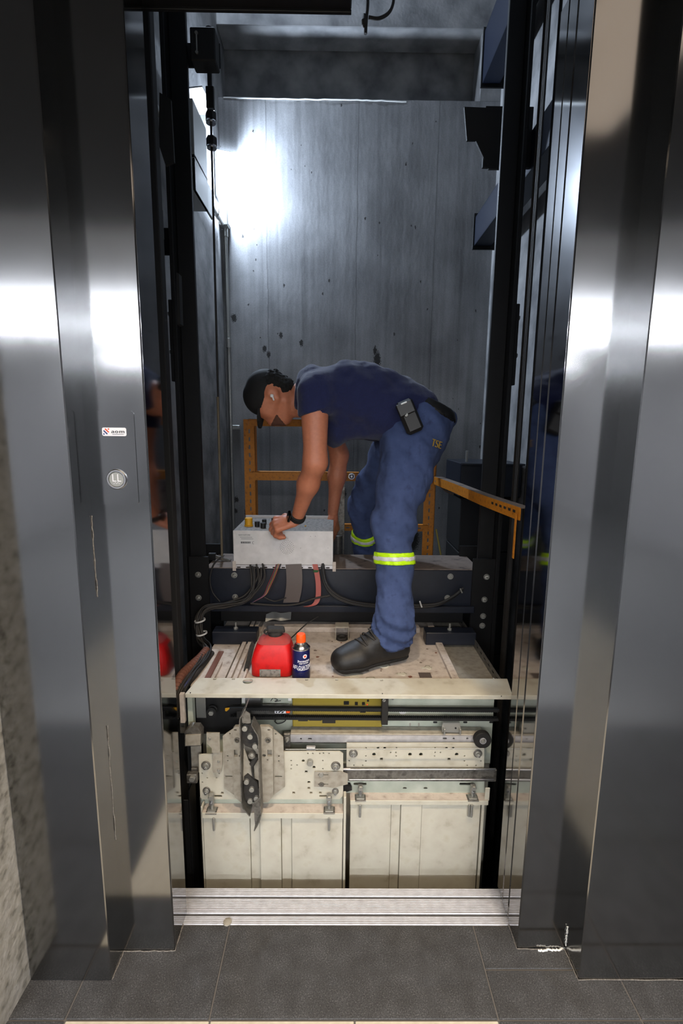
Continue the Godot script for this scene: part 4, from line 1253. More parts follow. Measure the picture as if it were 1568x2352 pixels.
func build_doors():
	var low := -1.72
	# the door that carries the coupler
	var t := thing("car_door_panel", "cream car door panel whose hanger carries the coupler", "door panel", Vector3(-0.19, low, -1.42))
	var xs := [Vector2(-0.4247, 0.1705).x, Vector2(-0.2735, 0.1711).x, Vector2(-0.2412, 0.1712).x, Vector2(-0.1725, 0.1715).x, Vector2(-0.1388, 0.1716).x, Vector2(0.0269, 0.1722).x]
	var yt := Vector2(-0.2072, 0.1999).y
	var inset := [0.0, -0.006, 0.004, -0.006, 0.0]
	for i in 5:
		box_between("panel_sheet", Vector3(xs[i] + 0.0005, low, -1.436), Vector3(xs[i + 1] - 0.0005, yt, -1.417 + inset[i]), M.cream_paint, t, 0.001)
	var yf := Vector2(-0.2347, 0.2079).y
	box_between("top_flange", Vector3(xs[0], yf - 0.004, -1.452), Vector3(xs[5] + 0.001, yf + 0.001, -1.410), M.dusty_paint, t, 0.001)
	box_between("flange_lip", Vector3(xs[0] + 0.001, Vector2(-0.2068, 0.1907).y, -1.411), Vector3(xs[5] + 0.001, yf + 0.002, -1.4075), M.cream_paint, t, 0.0012)
	box_between("edge_strip", Vector3(xs[5] + 0.002, low, -1.44), Vector3(xs[5] + 0.010, Vector2(0.0331, 0.2648).y, -1.413), M.cream_paint, t, 0.001)
	box_between("edge_strip", Vector3(xs[0] - 0.006, low, -1.50), Vector3(xs[0] - 0.001, Vector2(-0.4319, 0.2216).y, -1.420), M.cream_paint, t, 0.001)
	box_between("side_return", Vector3(xs[0] - 0.032, low, -1.505), Vector3(xs[0] - 0.006, Vector2(-0.4583, 0.1930).y, -1.498), M.greasy_paint, t, 0.001)
	var holes := []
	for p in [Vector2(-0.0925, 0.3342), Vector2(-0.0840, 0.2962), Vector2(-0.0840, 0.2749), Vector2(-0.1334, 0.2577), Vector2(-0.0768, 0.2579), Vector2(-0.0468, 0.2581), Vector2(-0.3649, 0.2562)]:
		holes.append(PackedVector2Array(rect2(p - Vector2(0.0042, 0.0038), p + Vector2(0.0042, 0.0038))))
	for p in [Vector2(-0.1410, 0.3737), Vector2(-0.1400, 0.3575), Vector2(-0.1412, 0.3444), Vector2(-0.1221, 0.3576), Vector2(-0.0393, 0.3742), Vector2(-0.0392, 0.3449), Vector2(-0.4282, 0.3267), Vector2(-0.4120, 0.3104), Vector2(-0.3823, 0.3105), Vector2(-0.4283, 0.2942), Vector2(-0.3728, 0.3269), Vector2(-0.0874, 0.3989), Vector2(-0.0714, 0.3989), Vector2(-0.0490, 0.3991), Vector2(-0.0376, 0.4007), Vector2(-0.0191, 0.3992)]:
		holes.append(ring2(p, 0.0026, 8))
	for p in [Vector2(-0.1024, 0.3727), Vector2(-0.0675, 0.3503)]:
		holes.append(ring2(p, 0.0052, 8))
	for p in [Vector2(-0.0377, 0.2459), Vector2(-0.3790, 0.2444)]:
		holes.append(slot2(p, 0.026, 0.008))
	put("hanger_plate", plate([Vector2(-0.4364, 0.3935), Vector2(-0.3920, 0.3961), Vector2(-0.3893, 0.4008), Vector2(-0.1645, 0.4059), Vector2(0.0150, 0.4069), Vector2(0.0258, 0.3983), Vector2(0.0274, 0.2491), Vector2(0.0167, 0.2348), Vector2(-0.4317, 0.2328), Vector2(-0.4371, 0.2409), Vector2(-0.4372, 0.2974)], 0.004, holes), M.cream_paint, t, Vector3(0, 0, -1.44))
	box_between("hanger_backing", Vector3(-0.4386, 0.2310, -1.4520), Vector3(0.0264, 0.1934, -1.4600), M.green_paint, t)
	roller_nut(t, Vector3(-0.4143, 0.3565, -1.4400), 0.0150)
	roller_nut(t, Vector3(0.0026, 0.3570, -1.4400), 0.0152)
	roller_nut(t, Vector3(0.0019, 0.2652, -1.4400), 0.0108)
	roller_nut(t, Vector3(-0.4153, 0.2661, -1.4400), 0.0122)
	put("stud", cyl(0.0095, 0.02, 16), M.zinc, t, Vector3(-0.0800, 0.3726, -1.4350), TO_Z)
	var sp := put("stop_plate", plate([Vector2(-0.0657, 0.3389), Vector2(0.0192, 0.3393), Vector2(0.0415, 0.3303), Vector2(0.0419, 0.2943), Vector2(0.0126, 0.2862), Vector2(-0.0017, 0.2793), Vector2(-0.0233, 0.2840), Vector2(-0.0664, 0.2846)], 0.003, [slot2(Vector2(-0.0379, 0.3279), 0.034, 0.004), slot2(Vector2(-0.0377, 0.2940), 0.034, 0.004)]), M.greasy_paint, t, Vector3(0, 0, -1.434))
	sub("screw", cyl(0.008, 0.004, 12), M.zinc, sp, Vector3(-0.0442, 0.3294, -1.4320), TO_Z)
	sub("screw", cyl(0.008, 0.004, 12), M.dirty_steel, sp, Vector3(-0.0430, 0.2943, -1.4320), TO_Z)
	adjuster(t, Vector3(-0.3961, 0.2671, -1.4250), Vector3(-0.3957, 0.2042, -1.4250))
	adjuster(t, Vector3(-0.0177, 0.2664, -1.4250), Vector3(-0.0173, 0.2074, -1.4250))
	for p in [Vector3(-0.3868, 0.1719, -1.4050), Vector3(-0.0175, 0.1734, -1.4050)]:
		put("threaded_rod", cyl(0.0038, 0.046, 10), M.zinc, t, p)
	# lock parts beside the hanger
	var lb := thing("lock_switch", "grey translucent lock switch box beside the door hanger", "switch", Vector3(-0.4547, 0.4240, -1.4400))
	put("housing", plate([Vector2(-0.4719, 0.4838), Vector2(-0.4580, 0.4999), Vector2(-0.4286, 0.4993), Vector2(-0.4188, 0.4841), Vector2(-0.4222, 0.4381), Vector2(-0.4725, 0.4359)], 0.03), M.dirty_steel, lb, Vector3(0, 0, -1.42))
	put("cover", plate([Vector2(-0.4678, 0.4776), Vector2(-0.4207, 0.4798), Vector2(-0.4228, 0.4435), Vector2(-0.4694, 0.4413)], 0.006), M.greasy_paint, lb, Vector3(0, 0, -1.416))
	box_between("support_bar", Vector3(-0.4698, 0.4065, -1.4650), Vector3(-0.4356, 0.3091, -1.4720), M.greasy_paint, lb)
	var nb := put("nut_block", bx(Vector3(0.034, 0.032, 0.02), 0.002), M.dirty_steel, lb, Vector3(-0.4591, 0.3133, -1.4400))
	sub("nut", hexnut(0.010, 0.010), M.zinc, nb, Vector3(-0.4563, 0.3190, -1.4250), TO_Z)
	box_between("cable_clip", Vector3(-0.4665, 0.3357, -1.4500), Vector3(-0.4465, 0.3190, -1.4600), M.dirty_steel, lb)
	var lk := thing("lock_bracket", "beige stepped lock bracket bolted over the door hanger", "bracket", Vector3(-0.3864, 0.3651, -1.4350))
	put("upper_plate", plate([Vector2(-0.4046, 0.4801), Vector2(-0.3635, 0.4796), Vector2(-0.3642, 0.4109), Vector2(-0.3902, 0.4107), Vector2(-0.3897, 0.4270), Vector2(-0.4038, 0.4424)], 0.004), M.greasy_paint, lk, Vector3(0, 0, -1.425))
	put("lower_plate", plate([Vector2(-0.3881, 0.4072), Vector2(-0.3592, 0.4081), Vector2(-0.3591, 0.3642), Vector2(-0.3656, 0.3358), Vector2(-0.3897, 0.3372)], 0.004), M.greasy_paint, lk, Vector3(0, 0, -1.430))
	for p in [Vector3(-0.3953, 0.4605, -1.4240), Vector3(-0.3711, 0.3775, -1.4290), Vector3(-0.3721, 0.3452, -1.4290)]:
		put("screw", cyl(0.0045, 0.003, 10), M.zinc, lk, p, TO_Z)
	var bp := thing("corner_profile", "black steel corner profile standing beside the car door", "profile", Vector3(-0.4933, 0.1844, -1.4700))
	box_between("web", Vector3(-0.4991, 0.2123, -1.4600) + Vector3(0, 0, 0), Vector3(Vector2(-0.4833, 0.2123).x, low, -1.464), M.black_steel, bp)
	box_between("flange", Vector3(Vector2(-0.4819, 0.2123).x, low, -1.53), Vector3(Vector2(-0.4805, 0.2123).x + 0.002, Vector2(-0.4790, 0.2494).y, -1.46), M.black_steel, bp)

	# the other door, half hidden behind the first
	var r := thing("car_door_panel", "cream car door panel under the long perforated hanger plate", "door panel", Vector3(0.26, low, -1.46))
	var rx := [Vector2(0.0516, 0.1857).x, Vector2(0.1876, 0.1863).x, Vector2(0.2193, 0.1864).x, Vector2(0.2885, 0.1867).x, Vector2(0.4840, 0.1875).x]
	var rt := Vector2(0.2610, 0.2093).y
	var rin := [0.0, -0.004, 0.004, 0.0]
	for i in 4:
		box_between("panel_sheet", Vector3(rx[i] + 0.0005, low, -1.475), Vector3(rx[i + 1] - 0.0005, rt, -1.456 + rin[i]), M.cream_paint, r, 0.001)
	box_between("edge_strip", Vector3(rx[4] + 0.004, low, -1.475), Vector3(rx[4] + 0.013, rt, -1.456), M.cream_paint, r, 0.001)
	var ry := Vector2(0.2603, 0.2222).y
	box_between("top_flange", Vector3(rx[0] - 0.001, ry - 0.004, -1.50), Vector3(rx[4] + 0.022, ry + 0.001, -1.450), M.dusty_paint, r, 0.001)
	box_between("flange_lip", Vector3(rx[0] - 0.001, Vector2(0.2605, 0.2078).y, -1.451), Vector3(rx[4] + 0.022, ry + 0.002, -1.4475), M.cream_paint, r, 0.0012)
	box_between("flange_ear", Vector3(0.4958, 0.2655, -1.4550), Vector3(0.5111, 0.2183, -1.4600), M.cream_paint, r)
	var h2 := []
	for p in [Vector2(0.1281, 0.3696), Vector2(0.2468, 0.3702), Vector2(0.2827, 0.3703), Vector2(0.4008, 0.3710)]:
		h2.append(ring2(p, 0.0066, 6))
	for p in [Vector2(0.1530, 0.3531), Vector2(0.3763, 0.3542)]:
		h2.append(PackedVector2Array(rect2(p - Vector2(0.0046, 0.0042), p + Vector2(0.0046, 0.0042))))
	for p in [Vector2(0.1016, 0.3936), Vector2(0.2013, 0.3950), Vector2(0.1825, 0.3771), Vector2(0.2000, 0.3772), Vector2(0.2011, 0.3639), Vector2(0.1015, 0.3638), Vector2(0.1018, 0.3459), Vector2(0.0468, 0.3464), Vector2(0.0624, 0.3298), Vector2(0.0918, 0.3296), Vector2(0.3286, 0.3948), Vector2(0.3293, 0.3779), Vector2(0.3469, 0.3780), Vector2(0.3281, 0.3645), Vector2(0.4272, 0.3654), Vector2(0.4277, 0.3475), Vector2(0.4822, 0.3478), Vector2(0.4374, 0.3309), Vector2(0.4669, 0.3310)]:
		h2.append(ring2(p, 0.0026, 8))
	for p in [Vector2(0.1411, 0.3930), Vector2(0.1630, 0.3931), Vector2(0.3660, 0.3938), Vector2(0.3880, 0.3939)]:
		h2.append(ring2(p, 0.0046, 10))
	put("hanger_plate", plate([Vector2(0.0376, 0.4098), Vector2(0.4902, 0.4122), Vector2(0.4940, 0.3221), Vector2(0.0379, 0.3199)], 0.004, h2), M.cream_paint, r, Vector3(0, 0, -1.478))
	roller_nut(r, Vector3(0.0599, 0.3741, -1.4780), 0.0142)
	roller_nut(r, Vector3(0.4699, 0.3762, -1.4780), 0.0142)
	var h3 := []
	for p in [Vector2(0.2346, 0.2403), Vector2(0.3043, 0.2406)]:
		h3.append(slot2(p, 0.013, 0.007))
	for p in [Vector2(0.0841, 0.2550), Vector2(0.4390, 0.2566)]:
		h3.append(slot2(p, 0.044, 0.009))
	put("hanger_foot", plate([Vector2(0.0331, 0.2684), Vector2(0.4998, 0.2706), Vector2(0.5044, 0.2239), Vector2(0.0336, 0.2218)], 0.004, h3), M.green_paint, r, Vector3(0, 0, -1.485))
	adjuster(r, Vector3(0.0845, 0.2700, -1.4650), Vector3(0.0846, 0.2193, -1.4650))
	adjuster(r, Vector3(0.4571, 0.2717, -1.4650), Vector3(0.4562, 0.2209, -1.4650))
	for p in [Vector3(0.0835, 0.1878, -1.4450), Vector3(0.4511, 0.1893, -1.4450), Vector3(0.4435, 0.1896, -1.4470)]:
		put("threaded_rod", cyl(0.0038, 0.046, 10), M.zinc, r, p)
	var rod := thing("tie_rod", "thin steel tie rod with a clip running between the door hangers", "rod", Vector3(-0.1603, 0.4060, -1.4500))
	put("rod", tube([Vector3(-0.1605, 0.4046, -1.4520), Vector3(0.4820, 0.4111, -1.4520)], 0.0018, 8, false), M.zinc, rod)
	put("clip", bx(Vector3(0.029, 0.005, 0.012), 0.001), M.aluminium, rod, Vector3(-0.0781, 0.4129, -1.4520))
	put("clip", bx(Vector3(0.029, 0.005, 0.012), 0.001), M.aluminium, rod, Vector3(-0.0781, 0.4010, -1.4520))
	var tube_ := thing("white_tube", "short white plastic tube end between the two hangers", "tube", Vector3(0.0361, 0.3210, -1.4700))
	put("tube", cyl(0.0035, 0.03, 10), M.print_white, tube_, Vector3(0.0358, 0.3282, -1.4600), Vector3(0, 0, 90))
	var bl := thing("door_stop", "black rubber door stop between the two hangers", "stop", Vector3(0.0386, 0.2493, -1.4700))
	put("block", plate([Vector2(0.0281, 0.2636), Vector2(0.0512, 0.2604), Vector2(0.0569, 0.2473), Vector2(0.0386, 0.2406), Vector2(0.0283, 0.2430)], 0.02), M.rubber, bl, Vector3(0, 0, -1.465))

# ------------------------------------------------------------------ door coupler
func build_coupler():
	var t := thing("door_coupler", "worn beige door coupler with two bent vanes and black links", "coupler", Vector3(-0.2639, 0.2425, -1.4100))
	var holes := []
	for p in [Vector2(-0.3332, 0.4728), Vector2(-0.1883, 0.4728), Vector2(-0.3423, 0.3954), Vector2(-0.3421, 0.3786), Vector2(-0.1794, 0.3951), Vector2(-0.1795, 0.3782), Vector2(-0.3091, 0.3819)]:
		holes.append(ring2(p, 0.0027, 8))
	for p in [Vector2(-0.3408, 0.3229), Vector2(-0.1812, 0.3228)]:
		holes.append(slot2(p, 0.024, 0.005))
	put("base_plate", plate([Vector2(-0.3558, 0.4642), Vector2(-0.3436, 0.4746), Vector2(-0.3222, 0.4897), Vector2(-0.1962, 0.4904), Vector2(-0.1771, 0.4736), Vector2(-0.1649, 0.4613), Vector2(-0.1612, 0.2858), Vector2(-0.1992, 0.2542), Vector2(-0.3248, 0.2553), Vector2(-0.3563, 0.2793)], 0.003, holes), M.greasy_paint, t, Vector3(0, 0, -1.432))
	for s in [0, 1]:
		var outline: Array = [Vector2(-0.3201, 0.4982), Vector2(-0.3137, 0.5058), Vector2(-0.2946, 0.5067), Vector2(-0.2967, 0.2396), Vector2(-0.3009, 0.2404), Vector2(-0.3200, 0.2576), Vector2(-0.3231, 0.2755)]
		var hs := [slot2(Vector2(-0.3122, 0.4948), 0.009, 0.005), ring2(Vector2(-0.3072, 0.4601), 0.0062, 12), PackedVector2Array(rect2(Vector2(-0.3188, 0.4265), Vector2(-0.3069, 0.4022))), ring2(Vector2(-0.2998, 0.4050), 0.004, 8)]
		if s == 1:
			outline = [Vector2(-0.2357, 0.5070), Vector2(-0.2080, 0.5071), Vector2(-0.1957, 0.4981), Vector2(-0.1966, 0.2641), Vector2(-0.2136, 0.2408), Vector2(-0.2350, 0.2391), Vector2(-0.2345, 0.3785)]
			hs = [slot2(Vector2(-0.2078, 0.4954), 0.009, 0.005), ring2(Vector2(-0.2111, 0.4606), 0.0062, 12), PackedVector2Array(rect2(Vector2(-0.2134, 0.4271), Vector2(-0.1990, 0.4035))), ring2(Vector2(-0.2242, 0.4065), 0.0058, 10), ring2(Vector2(-0.2135, 0.3918), 0.0025, 8)]
		var ch := put("channel", plate(outline, 0.012, hs), M.greasy_paint, t, Vector3(0, 0, -1.418))
		var c: Vector3 = Vector3(-0.3071, 0.4604, -1.4175) if s == 0 else Vector3(-0.2111, 0.4609, -1.4175)
		sub("grommet", lathe([Vector2(0.0058, 0), Vector2(0.0098, 0), Vector2(0.009, 0.002), Vector2(0.0065, 0.002), Vector2(0.0058, 0)], 18), M.dirty_steel, ch, c, TO_Z)
	# bent vanes, edge towards the landing
	put("vane", ribbon([Vector3(-0.2677, 0.6024, -1.3950), Vector3(-0.2791, 0.5759, -1.3950), Vector3(-0.2883, 0.5566, -1.3950), Vector3(-0.2889, 0.5014, -1.3950), Vector3(-0.2897, 0.3952, -1.3950), Vector3(-0.2895, 0.2865, -1.3950), Vector3(-0.2848, 0.2589, -1.3950), Vector3(-0.2651, 0.2293, -1.3950)], Vector3(0, 0, 1), 0.046, 0.003), M.dirty_steel, t)
	put("vane", ribbon([Vector3(-0.2537, 0.5419, -1.3950), Vector3(-0.2438, 0.5222, -1.3950), Vector3(-0.2337, 0.4980, -1.3950), Vector3(-0.2334, 0.4337, -1.3950), Vector3(-0.2330, 0.3376, -1.3950), Vector3(-0.2316, 0.2552, -1.3950), Vector3(-0.2326, 0.2195, -1.3950), Vector3(-0.2520, 0.1774, -1.3950)], Vector3(0, 0, 1), 0.046, 0.003), M.dirty_steel, t)
	put("vane_flange", plate([Vector2(-0.2850, 0.5614), Vector2(-0.2724, 0.5802), Vector2(-0.2592, 0.5703), Vector2(-0.2571, 0.5409), Vector2(-0.2673, 0.5379), Vector2(-0.2834, 0.5407)], 0.003), M.dirty_steel, t, Vector3(0, 0, -1.385))
	put("vane_tip", plate([Vector2(-0.2535, 0.2682), Vector2(-0.2352, 0.2852), Vector2(-0.2326, 0.2321), Vector2(-0.2509, 0.1875), Vector2(-0.2526, 0.2082)], 0.003), M.dirty_steel, t, Vector3(0, 0, -1.385))
	put("vane_face", plate([Vector2(-0.2847, 0.4456), Vector2(-0.2795, 0.4323), Vector2(-0.2704, 0.4017), Vector2(-0.2617, 0.3902), Vector2(-0.2583, 0.3495), Vector2(-0.2642, 0.3339), Vector2(-0.2815, 0.3416), Vector2(-0.2888, 0.3279)], 0.003), M.greasy_paint, t, Vector3(0, 0, -1.402))
	put("vane_face", plate([Vector2(-0.2619, 0.4477), Vector2(-0.2446, 0.4478), Vector2(-0.2360, 0.4287), Vector2(-0.2357, 0.3282), Vector2(-0.2536, 0.3378), Vector2(-0.2545, 0.3825), Vector2(-0.2449, 0.3941), Vector2(-0.2467, 0.4287)], 0.003), M.greasy_paint, t, Vector3(0, 0, -1.404))
	var up := put("link", plate([Vector2(-0.2859, 0.5225), Vector2(-0.2762, 0.5307), Vector2(-0.2593, 0.5252), Vector2(-0.2444, 0.5010), Vector2(-0.2364, 0.4709), Vector2(-0.2385, 0.4482), Vector2(-0.2523, 0.4451), Vector2(-0.2779, 0.4556), Vector2(-0.2871, 0.4706)], 0.006), M.dusty_black, t, Vector3(0, 0, -1.396))
	var dn := put("link", plate([Vector2(-0.2844, 0.3482), Vector2(-0.2731, 0.3579), Vector2(-0.2595, 0.3444), Vector2(-0.2431, 0.3270), Vector2(-0.2362, 0.2859), Vector2(-0.2401, 0.2623), Vector2(-0.2542, 0.2582), Vector2(-0.2821, 0.2660), Vector2(-0.2862, 0.2975)], 0.006), M.dusty_black, t, Vector3(0, 0, -1.396))
	for p in [Vector3(-0.2774, 0.5177, -1.3920), Vector3(-0.2613, 0.4908, -1.3920), Vector3(-0.2469, 0.4585, -1.3920)]:
		sub("pin", cyl(0.0086, 0.010, 16), M.zinc, up, p, TO_Z)
	for p in [Vector3(-0.2760, 0.3350, -1.3920), Vector3(-0.2602, 0.3086, -1.3920), Vector3(-0.2462, 0.2766, -1.3920), Vector3(-0.2666, 0.2658, -1.3940)]:
		sub("pin", cyl(0.0082, 0.010, 16), M.zinc, dn, p, TO_Z)
	var sc := put("roller", cyl(0.0112, 0.014, 18), M.dirty_steel, t, Vector3(-0.2577, 0.4267, -1.3950), TO_Z)
	sub("nut", hexnut(0.006, 0.006), M.zinc, sc, Vector3(-0.2560, 0.4324, -1.3860), TO_Z)
	put("spring", cyl(0.0085, 0.035, 14), M.dusty_black, t, Vector3(-0.2506, 0.4062, -1.3960), Vector3(0, 0, -30))
	put("release_rod", tube([Vector3(-0.2585, 0.3946, -1.3960), Vector3(-0.2582, 0.3715, -1.3960), Vector3(-0.2543, 0.3444, -1.3960)], 0.003, 7), M.dusty_black, t)

# ------------------------------------------------------------------ things standing on the car roof
func build_roof_things():
	# control box on the crosshead
	var x0 := Vector3(-0.4271, 0.8643, -2.0000).x
	var x1 := Vector3(-0.0165, 0.8677, -2.0000).x
	var y0 := 0.866
	var y1 := 1.009
	var t := thing("control_box", "grey-white steel control box with a speaker grille on the crosshead", "control box", Vector3((x0 + x1) * 0.5, 0.851, -2.1))
	var holes := []
	var gc := Vector2(-0.2060, 0.9405)
	for ring in [[0.0, 1], [0.0075, 6], [0.0145, 12], [0.0215, 18], [0.028, 22]]:
		for k in ring[1]:
			holes.append(ring2(gc + Vector2(ring[0], 0).rotated(TAU * k / ring[1] + ring[0] * 40.0), 0.0014, 6))
	for p in [Vector2(-0.1089, 0.9873), Vector2(-0.0891, 0.9875), Vector2(-0.1503, 0.9373), Vector2(-0.0368, 0.9382)]:
		holes.append(ring2(p, 0.0014, 6))
	put("front_cover", plate(rect2(Vector2(x0, y0), Vector2(x1, y1)), 0.002, holes), M.box_paint, t, Vector3(0, 0, -2.0))
	box_between("top_cover", Vector3(x0, y1 - 0.003, -2.285), Vector3(x1, y1, -2.001), M.box_dust, t, 0.001)
	box_between("side_cover", Vector3(x0, y0, -2.285), Vector3(x0 + 0.002, y1 - 0.003, -2.003), M.box_paint, t, 0.0005)
	box_between("side_cover", Vector3(x1 - 0.002, y0, -2.285), Vector3(x1, y1 - 0.003, -2.003), M.box_paint, t, 0.0005)
	box_between("back_panel", Vector3(x0, y0, -2.29), Vector3(x1, y1 + 0.014, -2.286), M.box_paint, t, 0.001)
	box_between("core", Vector3(x0 + 0.004, y0 + 0.004, -2.28), Vector3(x1 - 0.004, y1 - 0.008, -2.02), M.flat_black, t, 0.0)
	var hs := []
	for k in 11:
		hs.append(slot2(Vector2(x0 + 0.02 + 0.037 * k, y0 - 0.012), 0.016, 0.006))
	put("slotted_rail", plate(rect2(Vector2(x0 + 0.003, y0 - 0.016), Vector2(x1, y0 - 0.001)), 0.002, hs), M.aluminium, t, Vector3(0, 0, -1.998))
	for sx in [x0 + 0.002, x1 + 0.006]:
		put("foot_plate", bx(Vector3(0.014, 0.042, 0.003)), M.dusty_paint, t, Vector3(sx, y0 - 0.006, -1.996))
	var lb := put("label", bx(Vector3(0.088, 0.045, 0.0006), 0.0), M.label_paper, t, Vector3(-0.3723, 0.9742, -1.9995))
	sub("lettering", letters("0251507290", 0.0062, 0.0004), M.print_grey, lb, Vector3(-0.3807, 0.9908, -1.9985))
	sub("lettering", letters("C", 0.010, 0.0004), M.print_grey, lb, Vector3(-0.3456, 0.9581, -1.9985))
	for k in 14:
		sub("barcode_bar", bx(Vector3(0.0011 + 0.0008 * (k * 5 % 3), 0.008, 0.0004), 0.0), M.print_grey, lb, Vector3(-0.3957, 0.9595, -1.9985) + Vector3(0.0029 * k, 0, 0))
	for k in 2:
		sub("printed_line", bx(Vector3(0.05, 0.0012, 0.0004), 0.0), M.print_grey, lb, Vector3(-0.3737, 0.9817, -1.9985) + Vector3(0.004 * k, -0.007 * k, 0))
	put("push_button", lathe([Vector2(0, 0), Vector2(0.019, 0), Vector2(0.019, 0.004), Vector2(0.0165, 0.006), Vector2(0.0165, 0.034), Vector2(0.014, 0.036), Vector2(0, 0.036)], 22), M.cap_yellow, t, Vector3(Vector3(-0.3801, 1.0243, -2.1000).x, y1, -2.10))
	for p in [[0.045, -2.09, 0.011], [0.075, -2.06, 0.012], [0.068, -2.14, 0.010], [0.105, -2.17, 0.010]]:
		put("switch_knob", cyl(p[2], 0.022, 14), M.black_plastic, t, Vector3(x0 + 0.04 + p[0], y1 + 0.011, p[1]))
	put("lamp_jewel", cyl(0.004, 0.004, 8), M.cap_yellow, t, Vector3(x1 - 0.12, y1 + 0.002, -2.1))

	# red jug
	var c := Vector3(-0.222, 0.575, -1.655)
	var j := thing("plastic_jug", "red plastic jug with a dirty black cap on the car roof", "jug", c)
	put("jug_body", loft([[c, 0.066, 0.05, 0.018], [c + Vector3(0, 0.004, 0), 0.072, 0.055, 0.022], [c + Vector3(0, 0.055, 0), 0.072, 0.055, 0.022], [c + Vector3(0.002, 0.085, 0), 0.066, 0.05, 0.022], [c + Vector3(0.005, 0.112, 0), 0.056, 0.044, 0.025], [c + Vector3(0.007, 0.124, 0), 0.046, 0.036, 0.026]], 6), M.jug_red, j)
	put("jug_shoulder", loft([[c + Vector3(0.005, 0.1135, 0), 0.0565, 0.0445, 0.025], [c + Vector3(0.007, 0.1255, 0), 0.047, 0.037, 0.026], [c + Vector3(0.008, 0.134, 0), 0.030, 0.026, 0.0259]], 6), M.jug_dust, j)
	put("cap_collar", lathe([Vector2(0.0, 0), Vector2(0.024, 0), Vector2(0.026, 0.006), Vector2(0.026, 0.012), Vector2(0.022, 0.016), Vector2(0, 0.016)], 20), M.dusty_black, j, c + Vector3(0.008, 0.132, 0))
	put("cap_lever", bx(Vector3(0.062, 0.014, 0.036), 0.005), M.dusty_black, j, c + Vector3(0.010, 0.154, 0.002), Vector3(4, 12, -6))
	put("cap_ring", lathe([Vector2(0.005, -0.004), Vector2(0.010, -0.004), Vector2(0.010, 0.004), Vector2(0.005, 0.004), Vector2(0.005, -0.004)], 14), M.dusty_black, j, c + Vector3(-0.022, 0.148, 0.01), Vector3(90, 30, 0))
	var dl := put("jug_label", bx(Vector3(0.072, 0.028, 0.001), 0.0), M.box_dust, j, c + Vector3(-0.005, 0.016, 0.0555))
	# flat bar leaning beside the jug
	var fb := thing("flat_bar", "dusty grey flat bar lying beside the red jug", "bar", Vector3(-0.30, 0.575, -1.65))
	put("bar", plate([Vector2(-0.327, 0.577), Vector2(-0.310, 0.577), Vector2(-0.285, 0.675), Vector2(-0.295, 0.690), Vector2(-0.303, 0.672)], 0.006), M.dusty_black, fb, Vector3(0, 0, -1.64))
	# spray can
	var s := Vector3(-0.120, 0.575, -1.60)
	var k := thing("spray_can", "blue spray can with an orange cap and white lettering", "spray can", s)
	var body := put("can_body", lathe([Vector2(0, 0), Vector2(0.029, 0), Vector2(0.0305, 0.002), Vector2(0.0305, 0.108), Vector2(0.0298, 0.110)], 32), M.can_blue, k, s)
	put("can_shoulder", lathe([Vector2(0.0298, 0.109), Vector2(0.0315, 0.111), Vector2(0.0315, 0.114), Vector2(0.029, 0.116), Vector2(0.024, 0.122), Vector2(0.018, 0.127), Vector2(0.0172, 0.1275), Vector2(0.0172, 0.134), Vector2(0, 0.134)], 32), M.can_metal, k, s)
	put("spray_cap", lathe([Vector2(0, 0.128), Vector2(0.0168, 0.128), Vector2(0.0168, 0.150), Vector2(0.0155, 0.158), Vector2(0.0135, 0.161), Vector2(0, 0.161)], 28), M.cap_orange, k, s)
	sub("lettering", wrapped("AFLOJATODO", 0.0135, 0.0306, "Droid Sans", true, 0.72), M.print_white, body, s + Vector3(0, 0.052, 0), Vector3(0, 22, 0))
	sub("lettering", wrapped("Permatex", 0.0075, 0.0306, "Droid Serif", true, 0.9), M.print_white, body, s + Vector3(0, 0.074, 0), Vector3(0, 25, 0))
	sub("lettering", wrapped("FAST ACTING", 0.0045, 0.0306, "Droid Sans", true, 0.9), M.print_white, body, s + Vector3(0, 0.066, 0), Vector3(0, 25, 0))
	sub("lettering", wrapped("SUPER PENETRANTE", 0.0036, 0.0306, "Droid Sans", true, 0.9), M.print_white, body, s + Vector3(0, 0.043, 0), Vector3(0, 22, 0))
	sub("emblem", bent_disc(0.0306, 0.0075), M.print_white, body, s + Vector3(0, 0.091, 0), Vector3(0, 30, 0))
	sub("emblem_centre", bent_disc(0.0309, 0.004), M.print_orange, body, s + Vector3(0, 0.091, 0), Vector3(0, 30, 0))
	for r in 4:
		sub("grid_line", lathe([Vector2(0.0305, 0), Vector2(0.0308, 0.0002), Vector2(0.0308, 0.0008), Vector2(0.0305, 0.001)], 32), M.cable_grey, body, s + Vector3(0, 0.010 + 0.007 * r, 0))
	for r in 14:
		var a := -1.4 + 0.2 * r
		sub("grid_line", bx(Vector3(0.0007, 0.028, 0.0006), 0.0), M.cable_grey, body, s + Vector3(sin(a) * 0.0306, 0.02, cos(a) * 0.0306), Vector3(0, rad_to_deg(a), 0))

func bent_disc(r: float, size: float) -> ArrayMesh:
	var st := SurfaceTool.new()
	st.begin(Mesh.PRIMITIVE_TRIANGLES)
	for k in 20:
		var p := []
		for a in [TAU * k / 20, TAU * (k + 1) / 20]:
			var x: float = cos(a) * size / r
			p.append(Vector3(sin(x) * (r + 0.0003), sin(a) * size, cos(x) * (r + 0.0003)))
		tri(st, Vector3(0, 0, r + 0.0003), p[0], p[1], Vector3(0, 0, 1))
	return st.commit()

